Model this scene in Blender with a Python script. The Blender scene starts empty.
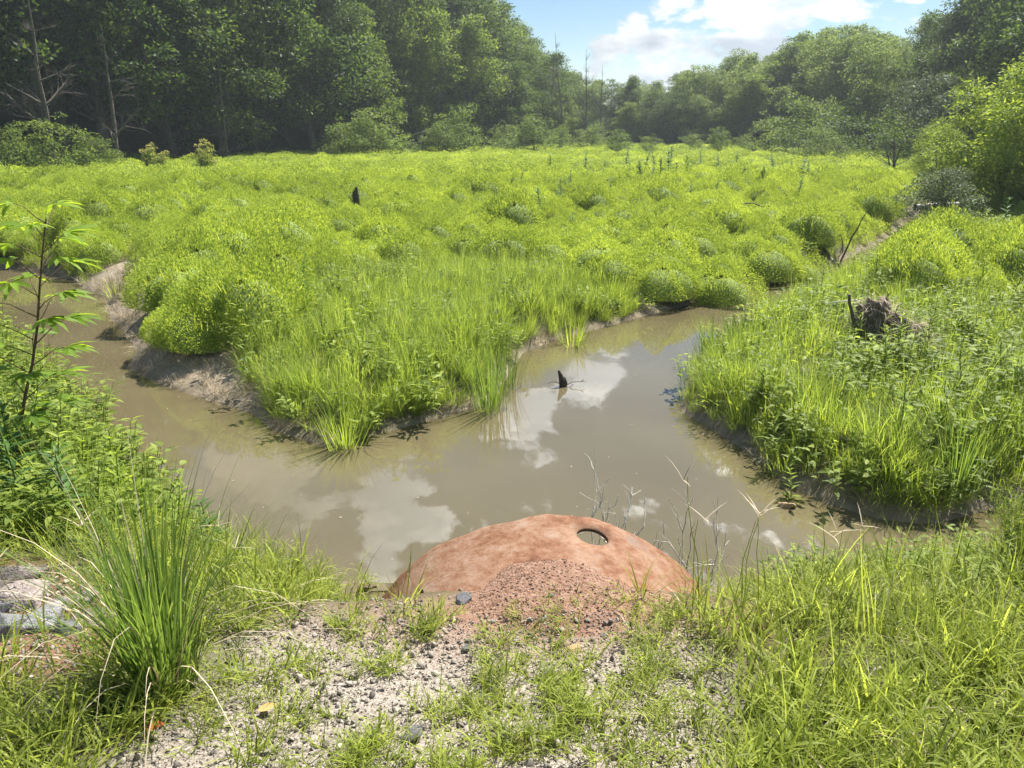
import bpy, bmesh, math, random
import numpy as np
from mathutils import Vector, Matrix

R = math.radians
rng = np.random.default_rng(7)
random.seed(7)
SC = bpy.context.scene
COL = SC.collection

# ---------------------------------------------------------------- camera, sky, sun, exposure
CAM_Z, PITCH, FPX = 3.2, R(18.43), 768.0
cd = bpy.data.cameras.new('camera')
cam = bpy.data.objects.new('camera', cd)
COL.objects.link(cam)
cam.location = (0, 0, CAM_Z)
cam.rotation_euler = (math.pi / 2 - PITCH, 0, 0)
cd.sensor_width = 36
cd.lens = 36 * FPX / 1024
cd.clip_start = 0.05
cd.clip_end = 3000
SC.camera = cam

SUN_EL, SUN_AZ = R(54), R(36)
SUN_STRENGTH, SKY_STRENGTH = 4.6, 0.075
w = bpy.data.worlds.new('World')
SC.world = w
w.use_nodes = True
nt = w.node_tree
nt.nodes.clear()
def N(tree, typ, **kw):
    n = tree.nodes.new(typ)
    for k, v in kw.items():
        if k.startswith('i_'):
            key = k[2:]
            key = int(key) if key.isdigit() else key.replace('_', ' ')
            n.inputs[key].default_value = v
        else:
            setattr(n, k, v)
    return n
def math_node(tree, op, a, b=None, clamp=False):
    n = tree.nodes.new('ShaderNodeMath'); n.operation = op; n.use_clamp = clamp
    for i, v in enumerate((a, b)):
        if v is None: continue
        if isinstance(v, (int, float)): n.inputs[i].default_value = v
        else: tree.links.new(v, n.inputs[i])
    return n.outputs[0]

wo = N(nt, 'ShaderNodeOutputWorld')
sky = N(nt, 'ShaderNodeTexSky', sky_type='NISHITA', sun_disc=False, sun_elevation=SUN_EL, sun_rotation=SUN_AZ,
        air_density=1.0, dust_density=.25, ozone_density=2.5)
bg = N(nt, 'ShaderNodeBackground', i_Strength=SKY_STRENGTH)
skc = N(nt, 'ShaderNodeHueSaturation', i_Saturation=1.3, i_Value=.62)
nt.links.new(sky.outputs[0], skc.inputs['Color']); nt.links.new(skc.outputs[0], bg.inputs[0])
tc = N(nt, 'ShaderNodeTexCoord')
mp = N(nt, 'ShaderNodeMapping')
mp.inputs['Scale'].default_value = (1, 1, 1.9)
mp.inputs['Location'].default_value = (3.1, 1.7, 0.6)
nt.links.new(tc.outputs['Generated'], mp.inputs[0])
n1 = N(nt, 'ShaderNodeTexNoise', i_Scale=11.0, i_Detail=10.0, i_Roughness=0.56, i_Distortion=0.25)
nt.links.new(mp.outputs[0], n1.inputs['Vector'])
val = n1.outputs['Fac']
# cumulus banks: where in the sky the big clouds stand (direction, sharpness, weight)
def sky_dir(u, v):
    """where in the sky a spot of the photograph's sky lies"""
    a_, b_ = (u - 512) / FPX, (v - 384) / FPX
    return (a_, math.cos(PITCH) - b_ * math.sin(PITCH), -math.sin(PITCH) - b_ * math.cos(PITCH))
def pond_dir(u, v):
    """the sky that the pond mirrors at a spot of the photograph"""
    x_, y_, z_ = sky_dir(u, v); return (x_, y_, -z_)
for d, sh, wt in ((sky_dir(690, 42), 380, .17), (sky_dir(755, 18), 420, .12), (sky_dir(640, 66), 900, .13), (sky_dir(590, 50), 1200, .12), (sky_dir(880, 0), 420, .13),
                  (sky_dir(540, 15), 500, -.16), (sky_dir(810, 30), 700, -.05), (pond_dir(275, 458), 300, .17), (pond_dir(385, 492), 250, .16), (pond_dir(512, 420), 400, .18), (pond_dir(600, 378), 400, .16), (pond_dir(560, 470), 250, -.08), (pond_dir(300, 540), 250, -.04), (pond_dir(650, 440), 250, -.06), (pond_dir(690, 350), 400, -.14), (pond_dir(450, 470), 500, -.03)):
    v = Vector(d).normalized()
    dp = N(nt, 'ShaderNodeVectorMath', operation='DOT_PRODUCT')
    nt.links.new(tc.outputs['Generated'], dp.inputs[0]); dp.inputs[1].default_value = v
    g = math_node(nt, 'EXPONENT', math_node(nt, 'MULTIPLY', math_node(nt, 'SUBTRACT', dp.outputs['Value'], 1.0), sh))
    val = math_node(nt, 'ADD', val, math_node(nt, 'MULTIPLY', g, wt))
cr = N(nt, 'ShaderNodeMapRange', interpolation_type='SMOOTHSTEP')
cr.inputs['From Min'].default_value = 0.555; cr.inputs['From Max'].default_value = 0.635
nt.links.new(val, cr.inputs['Value'])
# cloud tone: bright tops, grey undersides, from a second noise
n2 = N(nt, 'ShaderNodeTexNoise', i_Scale=10, i_Detail=8.0, i_Roughness=0.55)
mp2 = N(nt, 'ShaderNodeMapping'); mp2.inputs['Scale'].default_value = (1, 1, 2.2); mp2.inputs['Location'].default_value = (0.3, .9, .22)
nt.links.new(tc.outputs['Generated'], mp2.inputs[0]); nt.links.new(mp2.outputs[0], n2.inputs['Vector'])
ccol = N(nt, 'ShaderNodeValToRGB')
ccol.color_ramp.elements[0].position = 0.42; ccol.color_ramp.elements[0].color = (.50, .57, .68, 1)
ccol.color_ramp.elements[1].position = 0.56; ccol.color_ramp.elements[1].color = (.95, .96, .98, 1)
nt.links.new(n2.outputs['Fac'], ccol.inputs[0])
bgc = N(nt, 'ShaderNodeBackground', i_Strength=0.58)
nt.links.new(ccol.outputs[0], bgc.inputs[0])
sdp = N(nt, 'ShaderNodeVectorMath', operation='DOT_PRODUCT'); nt.links.new(tc.outputs['Generated'], sdp.inputs[0])
sdp.inputs[1].default_value = (math.sin(SUN_AZ) * math.cos(SUN_EL), math.cos(SUN_AZ) * math.cos(SUN_EL), math.sin(SUN_EL))
lift = N(nt, 'ShaderNodeMapRange', interpolation_type='SMOOTHSTEP'); lift.inputs['From Min'].default_value = .60; lift.inputs['From Max'].default_value = .95
lift.inputs['To Min'].default_value = .40; lift.inputs['To Max'].default_value = 3.2
nt.links.new(sdp.outputs['Value'], lift.inputs['Value']); nt.links.new(lift.outputs[0], bgc.inputs[1])
mxw = N(nt, 'ShaderNodeMixShader')
nt.links.new(cr.outputs[0], mxw.inputs[0]); nt.links.new(bg.outputs[0], mxw.inputs[1]); nt.links.new(bgc.outputs[0], mxw.inputs[2])
nt.links.new(mxw.outputs[0], wo.inputs[0])

sd = bpy.data.lights.new('sun', 'SUN'); sd.energy = SUN_STRENGTH; sd.angle = R(0.53); sd.color = (1, .95, .87)
sun = bpy.data.objects.new('sun', sd); COL.objects.link(sun)
sv = Vector((math.sin(SUN_AZ) * math.cos(SUN_EL), math.cos(SUN_AZ) * math.cos(SUN_EL), math.sin(SUN_EL)))
sun.rotation_euler = sv.to_track_quat('Z', 'Y').to_euler()
sun.location = (20, 60, 80)

vs = SC.view_settings
vs.view_transform = 'Standard'; vs.look = 'None'; vs.exposure = 1.25; vs.gamma = 1; vs.use_curve_mapping = False
cy = SC.cycles
cy.use_denoising = True
cy.max_bounces = 6; cy.diffuse_bounces = 3; cy.glossy_bounces = 2; cy.transmission_bounces = 3; cy.volume_bounces = 0; cy.transparent_max_bounces = 8
cy.use_adaptive_sampling = True; cy.adaptive_threshold = 0.015
cy.caustics_reflective = False; cy.caustics_refractive = False
cy.sample_clamp_indirect = 8

# ---------------------------------------------------------------- helpers
def P(u, v, z=0.0):
    """ground point under a spot of the photograph, at height z"""
    a, b = (u - 512) / FPX, (v - 384) / FPX
    s, c = math.sin(PITCH), math.cos(PITCH)
    dx, dy, dz = a, c - b * s, -s - b * c
    t = (z - CAM_Z) / dz
    return (dx * t, dy * t)

def tag(o, label=None, cat=None, group=None, kind=None):
    if label: o['label'] = label
    if cat: o['category'] = cat
    if group: o['group'] = group
    if kind: o['kind'] = kind
    return o

def empty(name, loc=(0, 0, 0), rz=0.0, sc=1.0):
    o = bpy.data.objects.new(name, None); COL.objects.link(o)
    o.location = loc; o.rotation_euler = (0, 0, rz); o.scale = (sc, sc, sc) if isinstance(sc, (int, float)) else sc
    o.empty_display_size = .2
    return o

def link(name, me, parent=None):
    o = bpy.data.objects.new(name, me); COL.objects.link(o)
    if parent: o.parent = parent
    return o

def copy_tree(root, loc, rz, sc):
    r = root.copy(); COL.objects.link(r)
    r.location = loc; r.rotation_euler = (0, 0, rz); r.scale = (sc, sc, sc) if isinstance(sc, (int, float)) else sc
    for ch in list(root.children):
        c = ch.copy(); COL.objects.link(c); c.parent = r
    for k in ('label', 'group'):
        if k in r: del r[k]
    return r

class G:
    """geometry collector: verts, faces (tri or quad), per-vertex tint, per-face material index"""
    def __init__(s): s.v, s.f3, s.f4, s.t, s.m3, s.m4, s.n = [], [], [], [], [], [], 0
    def add(s, v, f, tint=0.0, mat=0):
        v = np.asarray(v, float).reshape(-1, 3); f = np.asarray(f, int)
        if f.shape[1] == 3: s.f3.append(f + s.n); s.m3.append(np.full(len(f), mat))
        else: s.f4.append(f + s.n); s.m4.append(np.full(len(f), mat))
        s.v.append(v); s.t.append(np.broadcast_to(np.asarray(tint, float), (len(v),)).copy()); s.n += len(v)
    def arrays(s):
        V = np.concatenate(s.v) if s.v else np.zeros((0, 3)); T = np.concatenate(s.t) if s.t else np.zeros(0)
        F3 = np.concatenate(s.f3) if s.f3 else np.zeros((0, 3), int); F4 = np.concatenate(s.f4) if s.f4 else np.zeros((0, 4), int)
        M3 = np.concatenate(s.m3) if s.m3 else np.zeros(0, int); M4 = np.concatenate(s.m4) if s.m4 else np.zeros(0, int)
        return V, F3, F4, T, M3, M4
    def mesh(s, name, mats, smooth=False):
        return mesh_from(name, *s.arrays(), mats, smooth)

def mesh_from(name, V, F3, F4, T, M3, M4, mats, smooth=False, extra=None):
    me = bpy.data.meshes.new(name)
    me.vertices.add(len(V)); me.vertices.foreach_set('co', V.astype(np.float32).ravel())
    nl = len(F3) * 3 + len(F4) * 4
    me.loops.add(nl); me.loops.foreach_set('vertex_index', np.concatenate([F3.ravel(), F4.ravel()]).astype(np.int32))
    me.polygons.add(len(F3) + len(F4))
    st = np.concatenate([np.arange(len(F3)) * 3, len(F3) * 3 + np.arange(len(F4)) * 4]).astype(np.int32)
    me.polygons.foreach_set('loop_start', st)
    for m in (mats if isinstance(mats, (list, tuple)) else [mats]): me.materials.append(m)
    me.polygons.foreach_set('material_index', np.concatenate([M3, M4]).astype(np.int32))
    a = me.attributes.new('tint', 'FLOAT', 'POINT'); a.data.foreach_set('value', T.astype(np.float32))
    for k, (typ, arr) in (extra or {}).items():
        a = me.attributes.new(k, typ, 'POINT')
        a.data.foreach_set('vector' if typ == 'FLOAT_VECTOR' else 'value', np.asarray(arr).astype(np.int32 if typ == 'INT' else np.float32).ravel())
    me.update(calc_edges=True)
    if smooth: me.polygons.foreach_set('use_smooth', np.ones(len(me.polygons), bool))
    me.validate()
    return me

def unit(a): return a / np.maximum(np.linalg.norm(a, axis=-1, keepdims=True), 1e-9)
def rdir(n, zb=0.0, g=None):
    g = g or rng
    a = unit(g.normal(size=(n, 3))); a[:, 2] += zb
    return unit(a)

def leaves_flat(g, pos, axis, up, L, W, tint, mat=0, fold=.15):
    """diamond leaves, two triangles folded along the midrib"""
    n = len(pos); axis = unit(axis); side = unit(np.cross(axis, up)); nrm = np.cross(side, axis)
    L = np.broadcast_to(L, (n,))[:, None]; W = np.broadcast_to(W, (n,))[:, None]
    b = pos; t = pos + axis * L; mid = pos + axis * L * .42 + nrm * W * fold
    l = mid - side * W * .5; r = mid + side * W * .5
    V = np.stack([b, l, t, r], 1).reshape(-1, 3)
    i = np.arange(n)[:, None] * 4
    F = np.concatenate([i + [0, 2, 1], i + [0, 3, 2]])
    g.add(V, F, np.repeat(np.broadcast_to(tint, (n,)), 4), mat)

def leaves_nice(g, pos, axis, up, L, W, tint, droop=.25, mat=0):
    """ovate leaves with a drooping midrib: 8 vertices"""
    n = len(pos); axis = unit(axis); side = unit(np.cross(axis, up)); nrm = unit(np.cross(side, axis))
    L = np.broadcast_to(L, (n,))[:, None]; W = np.broadcast_to(W, (n,))[:, None]; dr = np.broadcast_to(droop, (n,))[:, None]
    def c(t): return pos + axis * L * t - nrm * L * dr * t * t
    def e(t, k, s): return c(t) + side * W * k * s + nrm * W * k * .25
    V = np.stack([c(0), e(.22, .38, -1), e(.22, .38, 1), e(.5, .5, -1), e(.5, .5, 1), e(.78, .28, -1), e(.78, .28, 1), c(1), c(.22), c(.5), c(.78)], 1).reshape(-1, 3)
    i = np.arange(n)[:, None] * 11
    F3 = np.concatenate([i + [0, 8, 1], i + [0, 2, 8], i + [5, 10, 7], i + [10, 6, 7]])
    F4 = np.concatenate([i + [1, 8, 9, 3], i + [8, 2, 4, 9], i + [3, 9, 10, 5], i + [9, 4, 6, 10]])
    n0 = g.n
    g.add(V, F3, np.repeat(np.broadcast_to(tint, (n,)), 11), mat)
    g.f4.append(F4 + n0); g.m4.append(np.full(len(F4), mat))

def blades(g, pos, az, lean, L, W, curve, tint, seg=4, mat=0, tipw=.05):
    """grass blades: strips that start along lean and bend over by curve"""
    n = len(pos); az = np.broadcast_to(az, (n,)); lean = np.broadcast_to(lean, (n,)); L = np.broadcast_to(L, (n,)); W = np.broadcast_to(W, (n,)); curve = np.broadcast_to(curve, (n,))
    h = np.stack([np.cos(az), np.sin(az), np.zeros(n)], 1); sd = np.stack([-np.sin(az), np.cos(az), np.zeros(n)], 1)
    p = pos.copy(); rows = []
    for k in range(seg + 1):
        t = k / seg; wd = (W * max(tipw, (1 - t ** 1.8)) * (.7 + .3 * min(1, t * 4)) * .5)[:, None]
        rows.append(p - sd * wd); rows.append(p + sd * wd)
        a = lean + curve * ((k + .5) / seg) ** 1.4
        p = p + (h * np.sin(a)[:, None] + np.array([0, 0, 1]) * np.cos(a)[:, None]) * (L / seg)[:, None]
    V = np.stack(rows, 1).reshape(-1, 3); m = 2 * (seg + 1)
    i = np.arange(n)[:, None] * m
    F = np.concatenate([i + [2 * k, 2 * k + 1, 2 * k + 3, 2 * k + 2] for k in range(seg)])
    g.add(V, F, np.repeat(np.broadcast_to(tint, (n,)), m), mat)

def tube(g, pts, rad, sides=6, tint=0.0, mat=0, cap=True):
    pts = np.asarray(pts, float); n = len(pts); rad = np.broadcast_to(rad, (n,))
    tg = unit(np.gradient(pts, axis=0)); ref = np.array([0, 0, 1.0]) if abs(tg[0, 2]) < .8 else np.array([1.0, 0, 0])
    V = []
    for i in range(n):
        s = unit(np.cross(tg[i], ref)); q = np.cross(s, tg[i]); a = np.arange(sides) * 2 * np.pi / sides
        V.append(pts[i] + rad[i] * (np.cos(a)[:, None] * s + np.sin(a)[:, None] * q))
    V = np.concatenate(V)
    F = [[i * sides + j, i * sides + (j + 1) % sides, (i + 1) * sides + (j + 1) % sides, (i + 1) * sides + j] for i in range(n - 1) for j in range(sides)]
    g.add(V, F, tint, mat)
    if cap:
        c = g.n; e = pts[-1] + tg[-1] * rad[-1] * .6
        g.add(np.vstack([V[-sides:], e]), [[j, (j + 1) % sides, sides] for j in range(sides)], tint, mat)

def wobble(p0, p1, n, amp, g=None):
    g = g or rng
    t = np.linspace(0, 1, n)[:, None]; p = np.asarray(p0, float) * (1 - t) + np.asarray(p1, float) * t
    o = np.cumsum(g.normal(size=(n, 3)), 0) * amp; o -= o[0]; 
    return p + o * np.minimum(1, t * 2)

# value noise, used for mounds and scatter densities
def vnoise(x, y, sc, seed=0):
    x = np.asarray(x) / sc; y = np.asarray(y) / sc
    xi, yi = np.floor(x).astype(int), np.floor(y).astype(int); fx, fy = x - xi, y - yi
    fx = fx * fx * (3 - 2 * fx); fy = fy * fy * (3 - 2 * fy)
    def h(a, b):
        k = (a * 374761393 + b * 668265263 + seed * 974711) & 0x7fffffff
        k = ((k ^ (k >> 13)) * 1274126177) & 0x7fffffff
        return ((k ^ (k >> 16)) & 0xffff) / 65535.0
    return (h(xi, yi) * (1 - fx) + h(xi + 1, yi) * fx) * (1 - fy) + (h(xi, yi + 1) * (1 - fx) + h(xi + 1, yi + 1) * fx) * fy

def in_poly(x, y, poly):
    x = np.asarray(x); y = np.asarray(y); r = np.zeros(x.shape, bool); n = len(poly)
    for i in range(n):
        x0, y0 = poly[i]; x1, y1 = poly[(i + 1) % n]
        if y0 == y1: continue
        c = (y0 > y) != (y1 > y)
        r ^= c & (x < (x1 - x0) * (y - y0) / (y1 - y0) + x0)
    return r

def seg_dist(x, y, poly, closed=True):
    d = np.full(np.shape(x), 1e9); n = len(poly)
    for i in range(n if closed else n - 1):
        x0, y0 = poly[i]; x1, y1 = poly[(i + 1) % n]; dx, dy = x1 - x0, y1 - y0
        t = np.clip(((x - x0) * dx + (y - y0) * dy) / (dx * dx + dy * dy + 1e-12), 0, 1)
        d = np.minimum(d, np.hypot(x - x0 - t * dx, y - y0 - t * dy))
    return d

def sstep(a, b, x):
    t = np.clip((x - a) / (b - a), 0, 1); return t * t * (3 - 2 * t)

# ---------------------------------------------------------------- materials
def new_mat(name):
    m = bpy.data.materials.new(name); m.use_nodes = True; m.node_tree.nodes.clear()
    return m, m.node_tree

def leaf_mat(name, col, trans=.45, hue=.03, val=.35, rough=.55, spec=.2, tcol=None, obj_var=.25, patch=0.0):
    m, t = new_mat(name)
    out = N(t, 'ShaderNodeOutputMaterial')
    at = N(t, 'ShaderNodeAttribute', attribute_name='tint'); oi = N(t, 'ShaderNodeObjectInfo')
    v = math_node(t, 'ADD', math_node(t, 'MULTIPLY', at.outputs['Fac'], val), math_node(t, 'MULTIPLY', math_node(t, 'SUBTRACT', oi.outputs['Random'], .5), obj_var))
    if patch:                                              # plants of one patch share a tone
        pn = N(t, 'ShaderNodeTexNoise', i_Scale=.33, i_Detail=3.0, i_Roughness=.6); t.links.new(oi.outputs['Location'], pn.inputs['Vector'])
        pv_ = math_node(t, 'MULTIPLY', math_node(t, 'SUBTRACT', pn.outputs['Fac'], .5), patch); v = math_node(t, 'ADD', v, pv_)
    v1 = math_node(t, 'ADD', v, 1.0)
    hs = N(t, 'ShaderNodeHueSaturation'); hs.inputs['Color'].default_value = (*col, 1)
    t.links.new(v1, hs.inputs['Value'])
    t.links.new(math_node(t, 'SUBTRACT', .5, math_node(t, 'MULTIPLY', v, hue)), hs.inputs['Hue'])
    bs = N(t, 'ShaderNodeBsdfPrincipled', i_Roughness=rough); bs.inputs['Specular IOR Level'].default_value = spec
    t.links.new(hs.outputs[0], bs.inputs['Base Color'])
    tr = N(t, 'ShaderNodeBsdfTranslucent')
    h2 = N(t, 'ShaderNodeHueSaturation'); tcol = tcol or (col[0] * 1.7, col[1] * 1.55, col[2] * .7)
    h2.inputs['Color'].default_value = (*tcol, 1); t.links.new(v1, h2.inputs['Value']); t.links.new(hs.inputs['Hue'].links[0].from_socket, h2.inputs['Hue']); t.links.new(h2.outputs[0], tr.inputs[0])
    mx = N(t, 'ShaderNodeMixShader', i_0=trans)
    t.links.new(bs.outputs[0], mx.inputs[1]); t.links.new(tr.outputs[0], mx.inputs[2]); t.links.new(mx.outputs[0], out.inputs[0])
    return m

def noise_mat(name, stops, scale=8, detail=6, rough=.9, bump=.3, bump_scale=None, spec=.3, obj=True, obj_var=.3, tint_val=.25):
    m, t = new_mat(name)
    out = N(t, 'ShaderNodeOutputMaterial'); tcn = N(t, 'ShaderNodeTexCoord')
    nz = N(t, 'ShaderNodeTexNoise', i_Scale=scale, i_Detail=detail, i_Roughness=.6); t.links.new(tcn.outputs['Object'], nz.inputs['Vector'])
    cr = N(t, 'ShaderNodeValToRGB'); els = cr.color_ramp.elements
    while len(els) < len(stops): els.new(.5)
    for e, (p, c) in zip(els, stops): e.position = p; e.color = (*c, 1)
    t.links.new(nz.outputs['Fac'], cr.inputs[0])
    at = N(t, 'ShaderNodeAttribute', attribute_name='tint'); oi = N(t, 'ShaderNodeObjectInfo')
    v = math_node(t, 'ADD', math_node(t, 'MULTIPLY', at.outputs['Fac'], tint_val), math_node(t, 'MULTIPLY', math_node(t, 'SUBTRACT', oi.outputs['Random'], .5), obj_var))
    hs = N(t, 'ShaderNodeHueSaturation'); t.links.new(cr.outputs[0], hs.inputs['Color']); t.links.new(math_node(t, 'ADD', v, 1.0), hs.inputs['Value'])
    bs = N(t, 'ShaderNodeBsdfPrincipled', i_Roughness=rough); bs.inputs['Specular IOR Level'].default_value = spec
    t.links.new(hs.outputs[0], bs.inputs['Base Color'])
    n3 = N(t, 'ShaderNodeTexNoise', i_Scale=bump_scale or scale * 4, i_Detail=5.0); t.links.new(tcn.outputs['Object'], n3.inputs['Vector'])
    bp = N(t, 'ShaderNodeBump', i_Strength=bump, i_Distance=.02); t.links.new(n3.outputs['Fac'], bp.inputs['Height']); t.links.new(bp.outputs[0], bs.inputs['Normal'])
    t.links.new(bs.outputs[0], out.inputs[0])
    return m

M = {}
M['meadow'] = leaf_mat('meadow_leaf', (.25, .345, .055), .43, hue=.025, val=.28, tcol=(.53, .63, .07), obj_var=.3, patch=.85)
M['grass'] = leaf_mat('grass_blade', (.24, .29, .05), .48, val=.5, hue=.02, tcol=(.44, .52, .07))
M['grass_yellow'] = leaf_mat('yellow_grass_blade', (.225, .31, .05), .5, hue=.025, val=.42, patch=.7, tcol=(.46, .58, .07))
M['grass_deep'] = leaf_mat('deep_green_blade', (.13, .21, .045), .42, val=.45, tcol=(.24, .36, .05))
M['straw'] = leaf_mat('dry_straw', (.50, .42, .30), .2, hue=.0, val=.5, tcol=(.3, .22, .12))
M['weed'] = leaf_mat('weed_leaf', (.19, .255, .05), .45, val=.45, tcol=(.36, .46, .06))
M['weed_dark'] = leaf_mat('dark_weed_leaf', (.07, .15, .04), .35, val=.35)
M['weed_mid'] = leaf_mat('mid_weed_leaf', (.10, .18, .05), .38, val=.4, tcol=(.20, .30, .06))
M['weed_yellow'] = leaf_mat('young_weed_leaf', (.23, .32, .035), .5, val=.3, tcol=(.42, .55, .03))
M['sapling'] = leaf_mat('sapling_leaf', (.16, .26, .035), .5, val=.45, tcol=(.36, .50, .03))
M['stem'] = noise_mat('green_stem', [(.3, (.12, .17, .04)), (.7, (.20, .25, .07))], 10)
M['brown_stem'] = noise_mat('brown_stem', [(.3, (.09, .06, .035)), (.7, (.17, .12, .07))], 10)
M['tree_dark'] = leaf_mat('dark_tree_leaf', (.055, .105, .024), .35, val=.7, spec=.2, rough=.55, tcol=(.18, .28, .04))
M['tree_mid'] = leaf_mat('mid_tree_leaf', (.07, .12, .03), .34, val=.7, spec=.18, tcol=(.15, .23, .035))
M['tree_light'] = leaf_mat('light_tree_leaf', (.11, .17, .035), .42, val=.5, tcol=(.26, .36, .045))
M['tree_willow'] = leaf_mat('willow_leaf', (.14, .205, .05), .42, val=.5, tcol=(.27, .36, .07))
M['tree_grey'] = leaf_mat('silvery_leaf', (.13, .17, .085), .3, val=.4, tcol=(.15, .19, .08))
M['shrub'] = leaf_mat('shrub_leaf', (.12, .185, .045), .4, val=.5, tcol=(.25, .34, .06))
M['flower'] = leaf_mat('cream_flower', (.42, .42, .16), .3, val=.3)
M['bark'] = noise_mat('grey_bark', [(.3, (.07, .06, .05)), (.7, (.17, .15, .125))], 6, bump=.6)
M['bark_pale'] = noise_mat('pale_bark', [(.3, (.15, .14, .12)), (.7, (.28, .26, .22))], 6, bump=.5)
M['deadwood'] = noise_mat('bleached_wood', [(.3, (.55, .50, .42)), (.7, (.72, .67, .58))], 14, bump=.5)
M['wetwood'] = noise_mat('dark_wet_wood', [(.3, (.035, .028, .02)), (.7, (.10, .08, .055))], 18, bump=.7, rough=.6)
M['rock'] = noise_mat('pale_rock', [(.3, (.15, .12, .105)), (.5, (.26, .22, .195)), (.72, (.36, .31, .275))], 9, detail=9, bump=.8, bump_scale=22)
M['rock_grey'] = noise_mat('grey_rock', [(.3, (.16, .16, .165)), (.55, (.29, .285, .29)), (.75, (.40, .39, .39))], 9, detail=9, bump=.8, bump_scale=25)
M['rock_tan'] = noise_mat('tan_rock', [(.3, (.36, .24, .12)), (.7, (.52, .38, .22))], 12, bump=.6)
M['gravel'] = noise_mat('gravel_stone', [(.25, (.17, .15, .125)), (.5, (.29, .255, .215)), (.75, (.46, .415, .36))], 20, bump=.3, obj_var=.8)
M['gravel_red'] = noise_mat('red_gravel_stone', [(.25, (.13, .065, .042)), (.55, (.23, .135, .09)), (.8, (.34, .24, .18))], 30, bump=.3, obj_var=.8)

# ground: soil colour follows what lies there (weights stored on the mesh)
def ground_mat():
    m, t = new_mat('ground_soil'); out = N(t, 'ShaderNodeOutputMaterial'); ge = N(t, 'ShaderNodeNewGeometry')
    def nz(s, d=6.0):
        n = N(t, 'ShaderNodeTexNoise', i_Scale=s, i_Detail=d, i_Roughness=.62); t.links.new(ge.outputs['Position'], n.inputs['Vector']); return n.outputs['Fac']
    def ramp(f, stops):
        c = N(t, 'ShaderNodeValToRGB'); e = c.color_ramp.elements
        while len(e) < len(stops): e.new(.5)
        for q, (p, k) in zip(e, stops): q.position = p; q.color = (*k, 1)
        t.links.new(f, c.inputs[0]); return c.outputs[0]
    def mix(f, a, b):
        x = N(t, 'ShaderNodeMix', data_type='RGBA'); t.links.new(f, x.inputs[0]); t.links.new(a, x.inputs[6]); t.links.new(b, x.inputs[7]); return x.outputs[2]
    soil = ramp(nz(3), [(.3, (.045, .05, .02)), (.7, (.10, .10, .04))])
    grav = ramp(nz(75, 10.0), [(.34, (.135, .112, .09)), (.48, (.265, .228, .185)), (.62, (.42, .375, .315))])
    red = ramp(nz(22, 8.0), [(.3, (.15, .065, .04)), (.6, (.25, .125, .08)), (.8, (.33, .20, .15))])
    thatch = ramp(nz(24, 9.0), [(.3, (.20, .16, .11)), (.5, (.36, .30, .22)), (.72, (.52, .45, .35))])
    mud = ramp(nz(9), [(.3, (.15, .12, .08)), (.7, (.30, .25, .175))])
    col = soil
    for nm, c in (('w_thatch', thatch), ('w_gravel', grav), ('w_red', red), ('w_mud', mud)):
        a = N(t, 'ShaderNodeAttribute', attribute_name=nm)
        f = math_node(t, 'ADD', a.outputs['Fac'], math_node(t, 'MULTIPLY', math_node(t, 'SUBTRACT', nz(2.2), .5), math_node(t, 'MULTIPLY', a.outputs['Fac'], .9)), True)
        col = mix(f, col, c)
    bs = N(t, 'ShaderNodeBsdfPrincipled', i_Roughness=.95); bs.inputs['Specular IOR Level'].default_value = .2
    t.links.new(col, bs.inputs['Base Color'])
    bp = N(t, 'ShaderNodeBump', i_Strength=.6, i_Distance=.012); t.links.new(nz(95, 9.0), bp.inputs['Height']); t.links.new(bp.outputs[0], bs.inputs['Normal'])
    t.links.new(bs.outputs[0], out.inputs[0]); return m
M['ground'] = ground_mat()

def water_mat():
    m, t = new_mat('muddy_water'); out = N(t, 'ShaderNodeOutputMaterial'); ge = N(t, 'ShaderNodeNewGeometry')
    n = N(t, 'ShaderNodeTexNoise', i_Scale=.55, i_Detail=4.0); t.links.new(ge.outputs['Position'], n.inputs['Vector'])
    c = N(t, 'ShaderNodeValToRGB'); c.color_ramp.elements[0].position = .3; c.color_ramp.elements[0].color = (.108, .089, .047, 1)
    c.color_ramp.elements[1].position = .7; c.color_ramp.elements[1].color = (.138, .115, .064, 1); t.links.new(n.outputs['Fac'], c.inputs[0])
    bs = N(t, 'ShaderNodeBsdfPrincipled', i_Roughness=.02, i_IOR=1.33); bs.inputs['Specular IOR Level'].default_value = .9
    t.links.new(c.outputs[0], bs.inputs['Base Color'])
    mpw = N(t, 'ShaderNodeMapping'); mpw.inputs['Scale'].default_value = (1, .55, 1); t.links.new(ge.outputs['Position'], mpw.inputs[0])
    n2 = N(t, 'ShaderNodeTexNoise', i_Scale=2.2, i_Detail=3.0); t.links.new(mpw.outputs[0], n2.inputs['Vector'])
    bp = N(t, 'ShaderNodeBump', i_Strength=.035, i_Distance=.05); t.links.new(n2.outputs['Fac'], bp.inputs['Height']); t.links.new(bp.outputs[0], bs.inputs['Normal'])
    t.links.new(bs.outputs[0], out.inputs[0]); return m
M['water'] = water_mat()

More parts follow.
